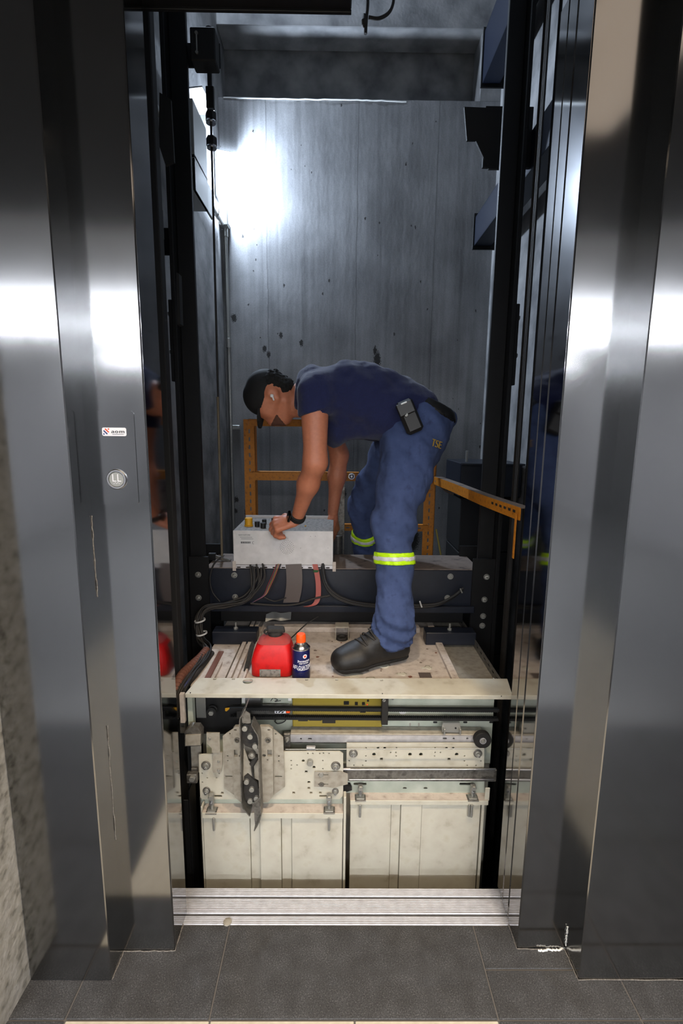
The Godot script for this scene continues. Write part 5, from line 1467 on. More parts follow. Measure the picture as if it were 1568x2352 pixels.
# ------------------------------------------------------------------ cables below the control box
func build_cables():
	var rng := RandomNumberGenerator.new()
	rng.seed = 91
	var a := thing("cable_bundle", "bundle of dark cables drooping from the control box to the car side", "cables", Vector3(-0.3814, 0.7220, -1.9600))
	var path := [Vector3(-0.3297, 0.8698, -1.9900), Vector3(-0.3248, 0.8110, -1.9750), Vector3(-0.3447, 0.7635, -1.9600), Vector3(-0.3793, 0.7312, -1.9500), Vector3(-0.4488, 0.7175, -1.9400), Vector3(-0.5175, 0.7076, -1.9300), Vector3(-0.5478, 0.6760, -1.9200), Vector3(-0.5545, 0.6320, -1.9000), Vector3(-0.5338, 0.5934, -1.8700), Vector3(-0.4916, 0.5946, -1.8000), Vector3(-0.4840, 0.5889, -1.7200), Vector3(-0.4956, 0.5888, -1.6200), Vector3(-0.5064, 0.5711, -1.5200), Vector3(-0.5220, 0.4973, -1.5000)]
	for k in 11:
		var pts := []
		var off := Vector3(rng.randf_range(-1, 1), rng.randf_range(-1, 1), rng.randf_range(0, 1)) * 0.013
		for i in path.size():
			pts.append(path[i] + off + Vector3(rng.randf_range(-1, 1), rng.randf_range(-1, 1), rng.randf_range(0, 1)) * 0.005 + (Vector3(-0.02 + 0.004 * k, 0, 0) if i < 2 else Vector3.ZERO))
		put("cable", tube(pts, rng.randf_range(0.0028, 0.0048), 7), M.cable_grey if k % 3 else M.cable_black, a)
	for p in [Vector3(-0.5482, 0.6598, -1.9000), Vector3(-0.5376, 0.6129, -1.8800)]:
		put("cable_tie", lathe([Vector2(0.020, -0.003), Vector2(0.0225, -0.003), Vector2(0.0225, 0.003), Vector2(0.020, 0.003), Vector2(0.020, -0.003)], 18), M.label_paper, a, p, Vector3(0, 0, 12))
	var hs := thing("corrugated_hose", "brown corrugated hose wrapped round cables at the roof edge", "hose", Vector3(-0.5028, 0.5815, -1.7000))
	var hp := spline([Vector3(-0.4933, 0.5880, -1.7800), Vector3(-0.5034, 0.5854, -1.7200), Vector3(-0.5150, 0.5915, -1.6400), Vector3(-0.5269, 0.5891, -1.5700), Vector3(-0.5268, 0.5632, -1.5200)], 10)
	put("hose", tube(hp, 0.0145, 12, false), M.hose_brown, hs)
	for i in range(0, hp.size() - 1, 2):
		var d: Vector3 = (hp[i + 1] - hp[i]).normalized()
		put("hose_rib", tube([hp[i], hp[i] + d * 0.004], 0.0162, 12, false), M.hose_brown, hs)
	put("hose", tube([Vector3(-0.4738, 0.5775, -1.7800), Vector3(-0.4791, 0.5783, -1.7000), Vector3(-0.4854, 0.5863, -1.6000), Vector3(-0.5068, 0.5655, -1.5300), Vector3(-0.5163, 0.5284, -1.5000)], 0.011, 10), M.dusty_black, hs)
	put("cable", tube([Vector3(-0.4855, 0.5947, -1.5600), Vector3(-0.4990, 0.5811, -1.5300), Vector3(-0.5064, 0.5593, -1.5000)], 0.004, 7), M.cable_blue, hs)
	var b := thing("cable_bundle", "bundle of dark cables sagging from the box behind the technician's leg", "cables", Vector3(0.1406, 0.7072, -1.9700))
	for k in 7:
		var o := Vector3(rng.randf_range(-1, 1), rng.randf_range(-1, 1), rng.randf_range(0, 1)) * 0.007
		put("cable", tube([Vector3(-0.0579, 0.8720, -1.9900) + o, Vector3(-0.0464, 0.8038, -1.9750) + o, Vector3(-0.0136, 0.7568, -1.9650) + o, Vector3(0.0497, 0.7253, -1.9600) + o, Vector3(0.1576, 0.7091, -1.9550) + o, Vector3(0.3016, 0.7083, -1.9550) + o, Vector3(0.4105, 0.7129, -1.9600) + o, Vector3(0.4836, 0.7439, -1.9700) + o, Vector3(0.5230, 0.7764, -1.9750) + o], 0.0036, 7), M.cable_grey if k % 2 else M.cable_black, b)
	put("cable_tie", bx(Vector3(0.006, 0.03, 0.004)), M.label_paper, b, Vector3(0.3464, 0.7180, -1.9450), Vector3(0, 0, 20))
	put("cable_tie", bx(Vector3(0.006, 0.022, 0.004)), M.zinc, b, Vector3(0.5141, 0.7720, -1.9600), Vector3(0, 0, 25))
	var w := thing("ribbon_cable", "wide grey flat cable hanging from under the control box", "cable", Vector3(-0.1766, 0.7542, -1.9800))
	put("flat_cable", ribbon([Vector3(-0.1787, 0.8705, -1.9920), Vector3(-0.1749, 0.8090, -1.9850), Vector3(-0.1785, 0.7573, -1.9820), Vector3(-0.1895, 0.7087, -1.9800)], Vector3(1, 0.05, 0), 0.066, 0.002), M.grey_tape, w)
	var p := thing("ribbon_cable", "pink flat cable hanging in a curl from the control box", "cable", Vector3(-0.0807, 0.7550, -1.9800))
	put("flat_cable", ribbon([Vector3(-0.0903, 0.8718, -1.9900), Vector3(-0.0808, 0.8300, -1.9800), Vector3(-0.0750, 0.7859, -1.9720), Vector3(-0.0766, 0.7358, -1.9700), Vector3(-0.0908, 0.7073, -1.9650), Vector3(-0.1266, 0.6976, -1.9600)], Vector3(1, 0.1, 0.3), 0.022, 0.002), M.cable_pink, p)
	put("green_band", bx(Vector3(0.024, 0.010, 0.005)), M.cable_green, p, Vector3(-0.0845, 0.8443, -1.9820))
	var c := thing("wire_bundle", "thin coloured wires fanning down from the control box", "wires", Vector3(-0.2757, 0.7723, -1.9800))
	var kinds := ["cable_red", "cable_blue", "cable_yellow", "cable_pink", "cable_black", "cable_grey"]
	for k in 6:
		var o := Vector3(0.004 * k - 0.01, 0.001 * (k % 3), 0.002 * (k % 2))
		put("wire", tube([Vector3(-0.2398, 0.8705, -1.9900) + o, Vector3(-0.2534, 0.8324, -1.9800) + o, Vector3(-0.2745, 0.7843, -1.9720) + o, Vector3(-0.2975, 0.7434, -1.9650) + o * 0.5, Vector3(-0.3538, 0.7127, -1.9550)], 0.0016, 6), M[kinds[k]], c)
	var d := thing("loose_cable", "single thin cable looping along the front of the crosshead", "cable", Vector3(-0.1669, 0.7106, -1.9700))
	put("cable", tube([Vector3(-0.3529, 0.7146, -1.9500), Vector3(-0.2554, 0.7060, -1.9550), Vector3(-0.1661, 0.7086, -1.9600), Vector3(-0.0942, 0.7336, -1.9600), Vector3(-0.0278, 0.7465, -1.9620)], 0.0042, 7), M.cable_grey, d)
	put("cable", tube([Vector3(-0.2968, 0.7376, -1.9600), Vector3(-0.2558, 0.7211, -1.9600), Vector3(-0.2072, 0.7365, -1.9600)], 0.0028, 7), M.cable_grey, d)
	put("cable", tube([Vector3(-0.4750, 0.8996, -1.9850), Vector3(-0.5057, 0.8689, -1.9750), Vector3(-0.5201, 0.8116, -1.9680), Vector3(-0.5097, 0.7578, -1.9620), Vector3(-0.4788, 0.7193, -1.9550)], 0.0036, 7), M.cable_black, d)
	var e := thing("safety_lever", "small steel safety lever at the foot of the governor rope", "lever", Vector3(-0.50, 0.851, -2.1))
	put("lever", bx(Vector3(0.10, 0.016, 0.012), 0.002), M.dirty_steel, e, Vector3(-0.51, 0.866, -2.1), Vector3(0, 0, -18))
	put("clevis", bx(Vector3(0.03, 0.03, 0.024), 0.002), M.black_steel, e, Vector3(-0.54, 0.872, -2.1))
	put("spring_pin", cyl(0.005, 0.05, 10), M.zinc, e, Vector3(-0.498, 0.872, -2.1), Vector3(90, 0, 0))
	var f := thing("crushed_paper", "crumpled grey-blue sheet lying behind the jug under the crosshead", "paper", Vector3(-0.2423, 0.6393, -1.9900))
	put("sheet", ribbon([Vector3(-0.2988, 0.6311, -2.0000), Vector3(-0.2668, 0.6390, -2.0100), Vector3(-0.2343, 0.6374, -2.0000), Vector3(-0.1938, 0.6357, -2.0200)], Vector3(0, 0.5, -0.5), 0.035, 0.002), M.zinc, f)
	var h := thing("loose_cable", "thin black cable trailing over the roof behind the spray can", "cable", Vector3(-0.1477, 0.6141, -1.9500))
	put("cable", tube([Vector3(-0.0750, 0.6484, -1.9800), Vector3(-0.1206, 0.6295, -1.9500), Vector3(-0.1526, 0.6097, -1.9200), Vector3(-0.1810, 0.5951, -1.8800)], 0.0026, 7), M.cable_black, h)

# ------------------------------------------------------------------ smooth bodies from tapered bones
class Field:
	var lo: Vector3
	var n := Vector3i.ZERO
	var cell: float
	var k: float
	var s: PackedFloat32Array
	var noise: FastNoiseLite      # cloth folds, curls
	var amp := 0.0
	var skew := Vector3.ZERO
	var bunch := 0.0              # rings of bunched cloth above this height
	var bunch_y := 0.0

	func _init(bones: Array, cell_: float, k_: float):
		cell = cell_
		k = k_
		var hi := Vector3(-1e9, -1e9, -1e9)
		lo = Vector3(1e9, 1e9, 1e9)
		for b in bones:
			for e in [[b[0], b[2]], [b[1], b[3]]]:
				lo = lo.min(e[0] - Vector3.ONE * (e[1] + 0.035))
				hi = hi.max(e[0] + Vector3.ONE * (e[1] + 0.035))
		n = Vector3i(((hi - lo) / cell).ceil()) + Vector3i.ONE
		s.resize(n.x * n.y * n.z)
		for b in bones:
			add(b[0], b[1], b[2], b[3], b[4] if b.size() > 4 else Vector3.ONE)

	func add(a: Vector3, b: Vector3, ra: float, rb: float, squash: Vector3):
		var m := maxf(ra, rb) + 0.034
		var p0 := Vector3i(((a.min(b) - Vector3.ONE * m - lo) / cell).floor()).clamp(Vector3i.ZERO, n - Vector3i.ONE)
		var p1 := Vector3i(((a.max(b) + Vector3.ONE * m - lo) / cell).ceil()).clamp(Vector3i.ZERO, n - Vector3i.ONE)
		var ab := b - a
		var l2 := maxf(ab.length_squared(), 1e-9)
		var inv := Vector3.ONE / squash
		for z in range(p0.z, p1.z + 1):
			for y in range(p0.y, p1.y + 1):
				var row := (z * n.y + y) * n.x
				for x in range(p0.x, p1.x + 1):
					var p := lo + Vector3(x, y, z) * cell
					var t := clampf((p - a).dot(ab) / l2, 0.0, 1.0)
					var d := ((p - a - ab * t) * inv).length() - lerpf(ra, rb, t)
					if d < 0.033:
						s[row + x] += exp(-k * d)

	# one vertex in each crossed cell, one quad round each crossed edge. cut: planes [point, normal] that end the shape
	func mesh(cut := [], grow := 0.0) -> ArrayMesh:
		var count := s.size()
		var d := PackedFloat32Array()
		d.resize(count)
		for i in count:
			d[i] = (-log(s[i]) / k if s[i] > 1e-20 else 0.05) - grow
		if noise or cut.size():
			for z in n.z:
				for y in n.y:
					for x in n.x:
						var i := (z * n.y + y) * n.x + x
						if absf(d[i]) > 0.045:
							continue
						var p := lo + Vector3(x, y, z) * cell
						if noise:
							d[i] += amp * noise.get_noise_3d(p.x + skew.x * p.y, p.y + skew.y * p.x, p.z * skew.z)
							if bunch > 0.0:
								d[i] += sin((p.y + 0.35 * p.x + 0.05 * sin(p.z * 30.0)) * 105.0) * bunch * clampf(1.0 - (p.y - bunch_y) / 0.26, 0.0, 1.0)
						for c in cut:
							d[i] = maxf(d[i], (p - c[0]).dot(c[1]))
		var index := PackedInt32Array()
		index.resize(count)
		index.fill(-1)
		var vs := PackedVector3Array()
		var ns := PackedVector3Array()
		var sx := 1
		var sy := n.x
		var sz := n.x * n.y
		var corner := [0, sx, sy, sx + sy, sz, sz + sx, sz + sy, sz + sx + sy]
		var edges := [[0, 1], [2, 3], [4, 5], [6, 7], [0, 2], [1, 3], [4, 6], [5, 7], [0, 4], [1, 5], [2, 6], [3, 7]]
		var off := [Vector3(0, 0, 0), Vector3(1, 0, 0), Vector3(0, 1, 0), Vector3(1, 1, 0), Vector3(0, 0, 1), Vector3(1, 0, 1), Vector3(0, 1, 1), Vector3(1, 1, 1)]
		for z in n.z - 1:
			for y in n.y - 1:
				for x in n.x - 1:
					var i := (z * n.y + y) * n.x + x
					var first := d[i] < 0.0
					var mixed := false
					for c in 7:
						if (d[i + corner[c + 1]] < 0.0) != first:
							mixed = true
							break
					if not mixed:
						continue
					var v: Array = []
					for c in 8:
						v.append(d[i + corner[c]])
					var sum := Vector3.ZERO
					var hits := 0
					for e in edges:
						var a: float = v[e[0]]
						var b: float = v[e[1]]
						if (a < 0.0) != (b < 0.0):
							sum += (off[e[0]] as Vector3).lerp(off[e[1]], a / (a - b))
							hits += 1
					index[i] = vs.size()
					vs.append(lo + (Vector3(x, y, z) + sum / hits) * cell)
					ns.append(Vector3(v[1] + v[3] + v[5] + v[7] - v[0] - v[2] - v[4] - v[6], v[2] + v[3] + v[6] + v[7] - v[0] - v[1] - v[4] - v[5], v[4] + v[5] + v[6] + v[7] - v[0] - v[1] - v[2] - v[3]).normalized())
		var f := PackedInt32Array()
		for z in range(1, n.z - 1):
			for y in range(1, n.y - 1):
				for x in range(1, n.x - 1):
					var i := (z * n.y + y) * n.x + x
					if index[i] < 0 and d[i] > 0.02:
						continue
					var ins := d[i] < 0.0
					for ax in 3:
						var st: int = [sx, sy, sz][ax]
						if (d[i + st] < 0.0) == ins:
							continue
						var u: int = [sy, sz, sx][ax]
						var w: int = [sz, sx, sy][ax]
						var q := [index[i - u - w], index[i - w], index[i], index[i - u]]
						if q.min() < 0:
							continue
						if ins:
							f.append_array([q[0], q[2], q[1], q[0], q[3], q[2]])
						else:
							f.append_array([q[0], q[1], q[2], q[0], q[2], q[3]])
		var arr := []
		arr.resize(Mesh.ARRAY_MAX)
		arr[Mesh.ARRAY_VERTEX] = vs
		arr[Mesh.ARRAY_NORMAL] = ns
		arr[Mesh.ARRAY_INDEX] = f
		var m := ArrayMesh.new()
		if vs.size():
			m.add_surface_from_arrays(Mesh.PRIMITIVE_TRIANGLES, arr)
		return m

func merged(list: Array) -> ArrayMesh:
	var st := SurfaceTool.new()
	st.begin(Mesh.PRIMITIVE_TRIANGLES)
	for m in list:
		st.append_from(m, 0, Transform3D.IDENTITY)
	return st.commit()

# bones of a hand: wrist, direction to the knuckles, back of the hand, curl of each finger in degrees per joint
func hand_bones(w: Vector3, dir: Vector3, back: Vector3, curls: Array, thumb_side: float, thumb_in: float) -> Array:
	dir = dir.normalized()
	back = (back - dir * back.dot(dir)).normalized()
	var side := dir.cross(back).normalized() * thumb_side     # towards the thumb
	var out := []
	var len := [[0.040, 0.025, 0.020], [0.044, 0.028, 0.022], [0.041, 0.026, 0.021], [0.032, 0.020, 0.018]]
	for i in 4:
		var s := side * (0.030 - 0.020 * i)
		var kn := w + dir * (0.088 - 0.004 * absf(i - 1.0)) + s
		out.append([w + dir * 0.012 + s * 0.55, kn, 0.0135, 0.0115])
		var p := kn
		var a := 0.0
		for j in 3:
			a += deg_to_rad(curls[i][j])
			var e: Vector3 = (dir * cos(a) - back * sin(a) + side * (0.05 - 0.035 * i)).normalized()
			var q: Vector3 = p + e * len[i][j]
			out.append([p, q, 0.0098 - 0.0009 * j, 0.0092 - 0.0010 * j])
			p = q
	out.append([w + dir * 0.05 + side * 0.012, w + dir * 0.07 - side * 0.012, 0.0155, 0.0145])
	out.append([w, w + dir * 0.025, 0.021, 0.021])
	var t0 := w + dir * 0.022 + side * 0.024 - back * 0.004
	var t1 := t0 + (dir * 0.75 + side * 0.62 - back * thumb_in * 0.6).normalized() * 0.040
	var t2 := t1 + (dir * 0.9 + side * 0.25 - back * thumb_in).normalized() * 0.032
	var t3 := t2 + (dir * 0.95 - side * 0.05 - back * thumb_in * 1.2).normalized() * 0.024
	out.append([t0, t1, 0.0140, 0.0112])
	out.append([t1, t2, 0.0108, 0.0100])
	out.append([t2, t3, 0.0098, 0.0080])
	return out

func build_person():
	var hip_l := Vector3(0.2626, 1.4038, -1.9000)
	var hip_r := Vector3(0.2720, 1.4010, -2.1000)
	var knee_l := Vector3(0.2063, 1.0864, -1.7600)
	var ank_l := Vector3(0.2084, 0.6574, -1.7000)
	var knee_r := Vector3(0.1178, 1.0736, -2.3000)
	var ank_r := Vector3(Vector3(0.1708, 0.7361, -2.4500).x, 0.66, -2.45)
	var pelvis := Vector3(0.3095, 1.4507, -2.0000)
	var waist := Vector3(0.2042, 1.5038, -2.0000)
	var chest := Vector3(0.0401, 1.5608, -2.0000)
	var top := Vector3(-0.0882, 1.5844, -2.0000)
	var sh_l := Vector3(-0.0854, 1.5513, -1.8300)
	var sh_r := Vector3(-0.0716, 1.5708, -2.1700)
	var el_l := Vector3(-0.0806, 1.3054, -1.8000)
	var wr_l := Vector3(-0.1613, 1.0664, -1.9450)
	var el_r := Vector3(0.0072, 1.3077, -2.2700)
	var wr_r := Vector3(-0.0208, 1.0309, -2.3000)
	var ear := Vector3(-0.2438, 1.5494, -2.0000)
	var up := Vector3(-0.907, 0.42, 0.0)
	var fwd := Vector3(-0.42, -0.907, 0.0)
	var side := Vector3(0, 0, 1)
	var person := thing("person", "person in navy t-shirt, dark cap and blue work trousers bending over the control box", "person", Vector3(ank_l.x, 0.575, -1.9))
	# ---- one continuous body
	var z1 := Vector3(0, 0, 1)
	var bones := [
		[pelvis + z1 * 0.07, waist + z1 * 0.06, 0.095, 0.09], [pelvis - z1 * 0.07, waist - z1 * 0.06, 0.095, 0.09],
		[waist + z1 * 0.06, chest + z1 * 0.07, 0.095, 0.095], [waist - z1 * 0.06, chest - z1 * 0.07, 0.095, 0.095],
		[chest + z1 * 0.07, sh_l - z1 * 0.04, 0.09, 0.06], [chest - z1 * 0.07, sh_r + z1 * 0.04, 0.09, 0.06],
		[top, ear - up * 0.075 - fwd * 0.01, 0.062, 0.054],
		[sh_l, el_l, 0.054, 0.040], [el_l, el_l.lerp(wr_l, 0.35), 0.037, 0.037], [el_l.lerp(wr_l, 0.35), wr_l, 0.036, 0.024],
		[sh_r, el_r, 0.050, 0.038], [el_r, el_r.lerp(wr_r, 0.35), 0.037, 0.037], [el_r.lerp(wr_r, 0.35), wr_r, 0.036, 0.024],
		[hip_l, knee_l, 0.072, 0.044], [knee_l, ank_l + Vector3(0, 0.06, 0), 0.042, 0.030], [hip_r, knee_r, 0.072, 0.044], [knee_r, ank_r, 0.042, 0.032]]
	var body := Field.new(bones, 0.009, 80.0).mesh()
	# head: skull, face, jaw, nose, brow, lips, ears
	var hd := []
	var c := ear + up * 0.0308 + fwd * 0.0018
	hd.append([c - fwd * 0.0194, c + fwd * 0.0194, 0.0684, 0.0666])
	hd.append([c + up * 0.0132 - fwd * 0.0088, c + up * 0.0132 + fwd * 0.0264, 0.0666, 0.0612])
	hd.append([c + fwd * 0.0396 - up * 0.0088, c + fwd * 0.0422 - up * 0.0660, 0.0468, 0.0360])
	hd.append([c + fwd * 0.0634 - up * 0.0986, c + fwd * 0.0264 - up * 0.0880, 0.0198, 0.0270])
	for sz in [-1.0, 1.0]:
		hd.append([c + fwd * 0.0546 - up * 0.0950 + side * 0.0141 * sz, c - up * 0.0748 + side * 0.0440 * sz, 0.0180, 0.0171])
		hd.append([c + fwd * 0.0581 - up * 0.0422 + side * 0.0282 * sz, c + fwd * 0.0176 - up * 0.0396 + side * 0.0510 * sz, 0.0180, 0.0144])
		hd.append([c + fwd * 0.0792 - up * 0.0158 + side * 0.0106 * sz, c + fwd * 0.0686 - up * 0.0141 + side * 0.0370 * sz, 0.0081, 0.0081])
		hd.append([c + fwd * 0.0704 - up * 0.0290 + side * 0.0273 * sz, c + fwd * 0.0704 - up * 0.0290 + side * 0.0290 * sz, 0.0108, 0.0108])
		hd.append([ear + side * 0.0669 * sz + up * 0.0158, ear + side * 0.0704 * sz - up * 0.0158 + fwd * 0.0070, 0.0099, 0.0063])
		hd.append([ear + side * 0.0686 * sz + up * 0.0176 - fwd * 0.0106, ear + side * 0.0722 * sz - fwd * 0.0123, 0.0072, 0.0063])
	hd.append([c + fwd * 0.0810 - up * 0.0264, c + fwd * 0.0986 - up * 0.0546, 0.0072, 0.0108])
	hd.append([c + fwd * 0.0880 - up * 0.0581 + side * 0.0070, c + fwd * 0.0880 - up * 0.0581 - side * 0.0070, 0.0090, 0.0090])
	hd.append([c + fwd * 0.0810 - up * 0.0730 + side * 0.0132, c + fwd * 0.0810 - up * 0.0730 - side * 0.0132, 0.0072, 0.0072])
	hd.append([c + fwd * 0.0774 - up * 0.0818 + side * 0.0106, c + fwd * 0.0774 - up * 0.0818 - side * 0.0106, 0.0081, 0.0081])
	hd.append([c - up * 0.0528 - fwd * 0.0132, ear - up * 0.0968 - fwd * 0.0106, 0.0495, 0.0504])
	var head_field := Field.new(hd, 0.0045, 120.0)
	var head := head_field.mesh()
	# hands: the near one closed over the front edge of the box, the far one behind its corner
	var hl := Field.new(hand_bones(wr_l, Vector3(-0.3032, 1.0319, -1.9520) - wr_l, Vector3(-0.25, 0.75, 0.62), [[48, 62, 30], [52, 64, 32], [56, 66, 34], [60, 66, 36]], 1.0, 0.55), 0.0032, 260.0).mesh()
	var hr := Field.new(hand_bones(wr_r, Vector3(0.12, -1.0, -0.05), Vector3(0.9, 0.1, 0.4), [[20, 30, 20], [24, 34, 22], [28, 36, 24], [30, 38, 24]], 1.0, 0.3), 0.0036, 260.0).mesh()
	put("body", merged([body, head, hl, hr]), M.skin, person)
	# ---- t-shirt
	var folds := FastNoiseLite.new()
	folds.seed = 3
	folds.frequency = 9.0
	folds.fractal_octaves = 2
	var sb := [
		[waist + z1 * 0.075 + Vector3(0.06, -0.03, 0), chest + z1 * 0.075 + Vector3(0, -0.014, 0), 0.118, 0.120], [waist - z1 * 0.075 + Vector3(0.06, -0.03, 0), chest - z1 * 0.075 + Vector3(0, -0.014, 0), 0.118, 0.120],
		[chest + z1 * 0.07 + Vector3(0.01, -0.008, 0), sh_l - z1 * 0.05 + Vector3(0.025, 0.010, 0), 0.120, 0.082], [chest - z1 * 0.07 + Vector3(0.01, -0.008, 0), sh_r + z1 * 0.05 + Vector3(0.025, 0.010, 0), 0.120, 0.082],
		[sh_l + Vector3(0.01, 0, -0.01), sh_l.lerp(el_l, 0.10), 0.070, 0.066], [sh_r + Vector3(0.01, 0, 0.01), sh_r.lerp(el_r, 0.10), 0.070, 0.066],
		[top + Vector3(0.0, 0.0, 0.03), top + Vector3(0.0, 0.0, -0.03), 0.082, 0.082],
		[Vector3(-0.1502, 1.5607, -2.0300), Vector3(-0.1458, 1.5568, -1.9700), 0.062, 0.062],
		[Vector3(0.2146, 1.5099, -1.9400), Vector3(0.2897, 1.4662, -1.9300), 0.108, 0.100], [Vector3(0.2278, 1.5149, -2.0600), Vector3(0.3107, 1.4689, -2.0700), 0.108, 0.100],
		[Vector3(0.1228, 1.5421, -1.9500), Vector3(0.2157, 1.5103, -1.9500), 0.125, 0.110], [Vector3(0.1291, 1.5479, -2.0500), Vector3(0.2267, 1.5145, -2.0500), 0.125, 0.110],
		[Vector3(-0.0015, 1.4255, -1.9200), Vector3(0.1393, 1.4515, -1.9200), 0.050, 0.055], [Vector3(-0.0016, 1.4252, -2.0800), Vector3(0.1509, 1.4534, -2.0800), 0.050, 0.055],
		[Vector3(-0.0198, 1.3936, -1.9500), Vector3(0.0242, 1.4257, -1.9800), 0.032, 0.045], [Vector3(-0.0173, 1.3918, -2.0500), Vector3(0.0247, 1.4256, -2.0200), 0.032, 0.045]]
	var sf := Field.new(sb, 0.010, 75.0)
	sf.noise = folds
	sf.amp = 0.013
	sf.skew = Vector3(0.9, -0.9, 0.7)
	var shirt := put("t_shirt", sf.mesh([[Vector3(-0.1634, 1.5586, -2.0000), Vector3(-0.98, 0.1, 0)], [Vector3(0.4050, 1.5228, -2.0000), Vector3(0.80, -0.35, 0)]]), M.navy_jersey, person)
	for s in [[sh_l, el_l, Vector3(-0.0759, 1.4824, -1.8300), Vector3(0.27, -0.96, 0.05)], [sh_r, el_r, Vector3(-0.0302, 1.4247, -2.2000), Vector3(0.1, -0.98, 0.0)]]:
		var slf := Field.new([[s[0], s[0].lerp(s[1], 0.5), 0.066, 0.060]], 0.008, 90.0)
		slf.noise = folds
		slf.amp = 0.006
		slf.skew = Vector3(0.9, -0.9, 0.7)
		sub("sleeve", slf.mesh([[s[2], s[3].normalized()]]), M.navy_jersey, shirt)
	# ---- trousers
	var wob := FastNoiseLite.new()
	wob.seed = 8
	wob.frequency = 7.0
	wob.fractal_octaves = 3
	var tb := [
		[pelvis + z1 * 0.075 + Vector3(0.012, 0.0, 0), hip_l + Vector3(0.01, -0.02, 0), 0.122, 0.108], [pelvis - z1 * 0.075 + Vector3(0.012, 0.0, 0), hip_r + Vector3(0.01, -0.02, 0), 0.122, 0.108],
		[hip_l + Vector3(0.018, 0, 0), knee_l + Vector3(-0.002, 0.02, 0), 0.112, 0.072], [hip_r + Vector3(0.01, 0, 0), knee_r, 0.108, 0.068],
		[hip_l + Vector3(0.045, -0.02, 0), hip_l.lerp(knee_l, 0.62) + Vector3(0.02, 0, 0), 0.085, 0.062],
		[knee_l, ank_l + Vector3(0, 0.10, 0), 0.069, 0.064], [ank_l + Vector3(0, 0.10, 0), ank_l + Vector3(-0.003, 0.035, 0), 0.066, 0.066],
		[knee_r, ank_r + Vector3(0, 0.05, 0), 0.066, 0.062]]
	var tf := Field.new(tb, 0.010, 65.0)
	tf.noise = wob
	tf.amp = 0.017
	tf.skew = Vector3(0.3, 0.6, 1.0)
	tf.bunch = 0.0065
	tf.bunch_y = ank_l.y
	var trousers := put("work_trousers", tf.mesh([[ank_l + Vector3(0, -0.022, 0), Vector3(0, -1, 0)], [Vector3(0.3582, 1.5307, -2.0000), Vector3(0.42, 0.9, 0)]]), M.denim, person)
	# reflective bands round the shins
	for b in [[Vector3(0.2073, 0.9685, -1.7400), knee_l, ank_l + Vector3(0, 0.10, 0), 0.069, 0.064], [Vector3(0.1310, 0.9037, -2.3400), knee_r, ank_r + Vector3(0, 0.05, 0), 0.066, 0.062]]:
		var ax: Vector3 = (b[1] - b[2]).normalized()
		var rf := Field.new([[b[1], b[2], b[3], b[4]]], 0.0055, 65.0)
		rf.noise = wob
		rf.amp = 0.017
		rf.skew = tf.skew
		var o := put("reflective_band", rf.mesh([[b[0] + ax * 0.0215, ax], [b[0] - ax * 0.0215, -ax]], 0.006), M.lime_tape, person)
		sub("silver_strip", rf.mesh([[b[0] + ax * 0.0085, ax], [b[0] - ax * 0.0085, -ax]], 0.0085), M.silver_tape, o)
	# ---- belt, pouch, lettering on the pocket
	var bdir := Vector3(0.42, 0.9, 0)
	var belt := Field.new([[pelvis + z1 * 0.075 + Vector3(0.012, 0.0, 0), hip_l + Vector3(0.01, -0.02, 0), 0.127, 0.113], [pelvis - z1 * 0.075 + Vector3(0.012, 0.0, 0), hip_r + Vector3(0.01, -0.02, 0), 0.127, 0.113]], 0.010, 65.0).mesh([[Vector3(0.3460, 1.5356, -2.0000), bdir.normalized()], [Vector3(0.3724, 1.4785, -2.0000), -bdir.normalized()]])
	put("belt", belt, M.leather_black, person)
	var pc := Vector3(0.2504, 1.4705, -1.7720)
	var pouch := put("belt_pouch", bx(Vector3(0.062, 0.120, 0.034), 0.010), M.leather_black, person, pc, Vector3(-6, 0, 24))
	sub("pouch_flap", bx(Vector3(0.058, 0.045, 0.010), 0.004), M.black_plastic, pouch, Vector3(0.2331, 1.4981, -1.7520), Vector3(-6, 0, 24))
	sub("snap_button", cyl(0.0065, 0.006, 14), M.zinc, pouch, Vector3(0.2363, 1.4758, -1.7480), Vector3(84, 0, 24))
	sub("buckle", bx(Vector3(0.022, 0.006, 0.006), 0.001), M.zinc, pouch, Vector3(0.2263, 1.5156, -1.7500), Vector3(-6, 0, 24))
	put("pocket_lettering", letters("TSE", 0.024, 0.003), M.gold_thread, person, Vector3(0.3554, 1.3754, -1.7950), Vector3(0, 35, -14))
	# ---- boot on the roof, and the one behind the crosshead
	for b in [[Vector3(0.0264, 0.5750, -1.6501), Vector3(0.2335, 0.5750, -1.7442), ank_l], [Vector3(ank_r.x - 0.17, 0.575, -2.49), Vector3(ank_r.x + 0.03, 0.575, -2.45), ank_r]]:
		var toe: Vector3 = b[0]
		var heel: Vector3 = b[1]
		var f := (toe - heel).normalized()
		var lat := f.cross(Vector3.UP).normalized()
		var bb := []
		for sg in [-1.0, 1.0]:
			bb.append([toe + Vector3(0, 0.042, 0) + lat * 0.018 * sg, toe - f * 0.05 + Vector3(0, 0.048, 0) + lat * 0.022 * sg, 0.034, 0.036])
			bb.append([toe - f * 0.05 + Vector3(0, 0.048, 0) + lat * 0.020 * sg, heel + Vector3(0, 0.046, 0) + lat * 0.012 * sg, 0.036, 0.034])
		bb.append([toe - f * 0.075 + Vector3(0, 0.068, 0), Vector3(b[2].x, 0.72, b[2].z), 0.036, 0.044])
		bb.append([toe - f * 0.045 + Vector3(0, 0.052, 0), toe - f * 0.10 + Vector3(0, 0.075, 0), 0.028, 0.034])
		bb.append([heel + Vector3(0, 0.05, 0) + f * 0.012, Vector3(b[2].x, 0.72, b[2].z), 0.036, 0.046])
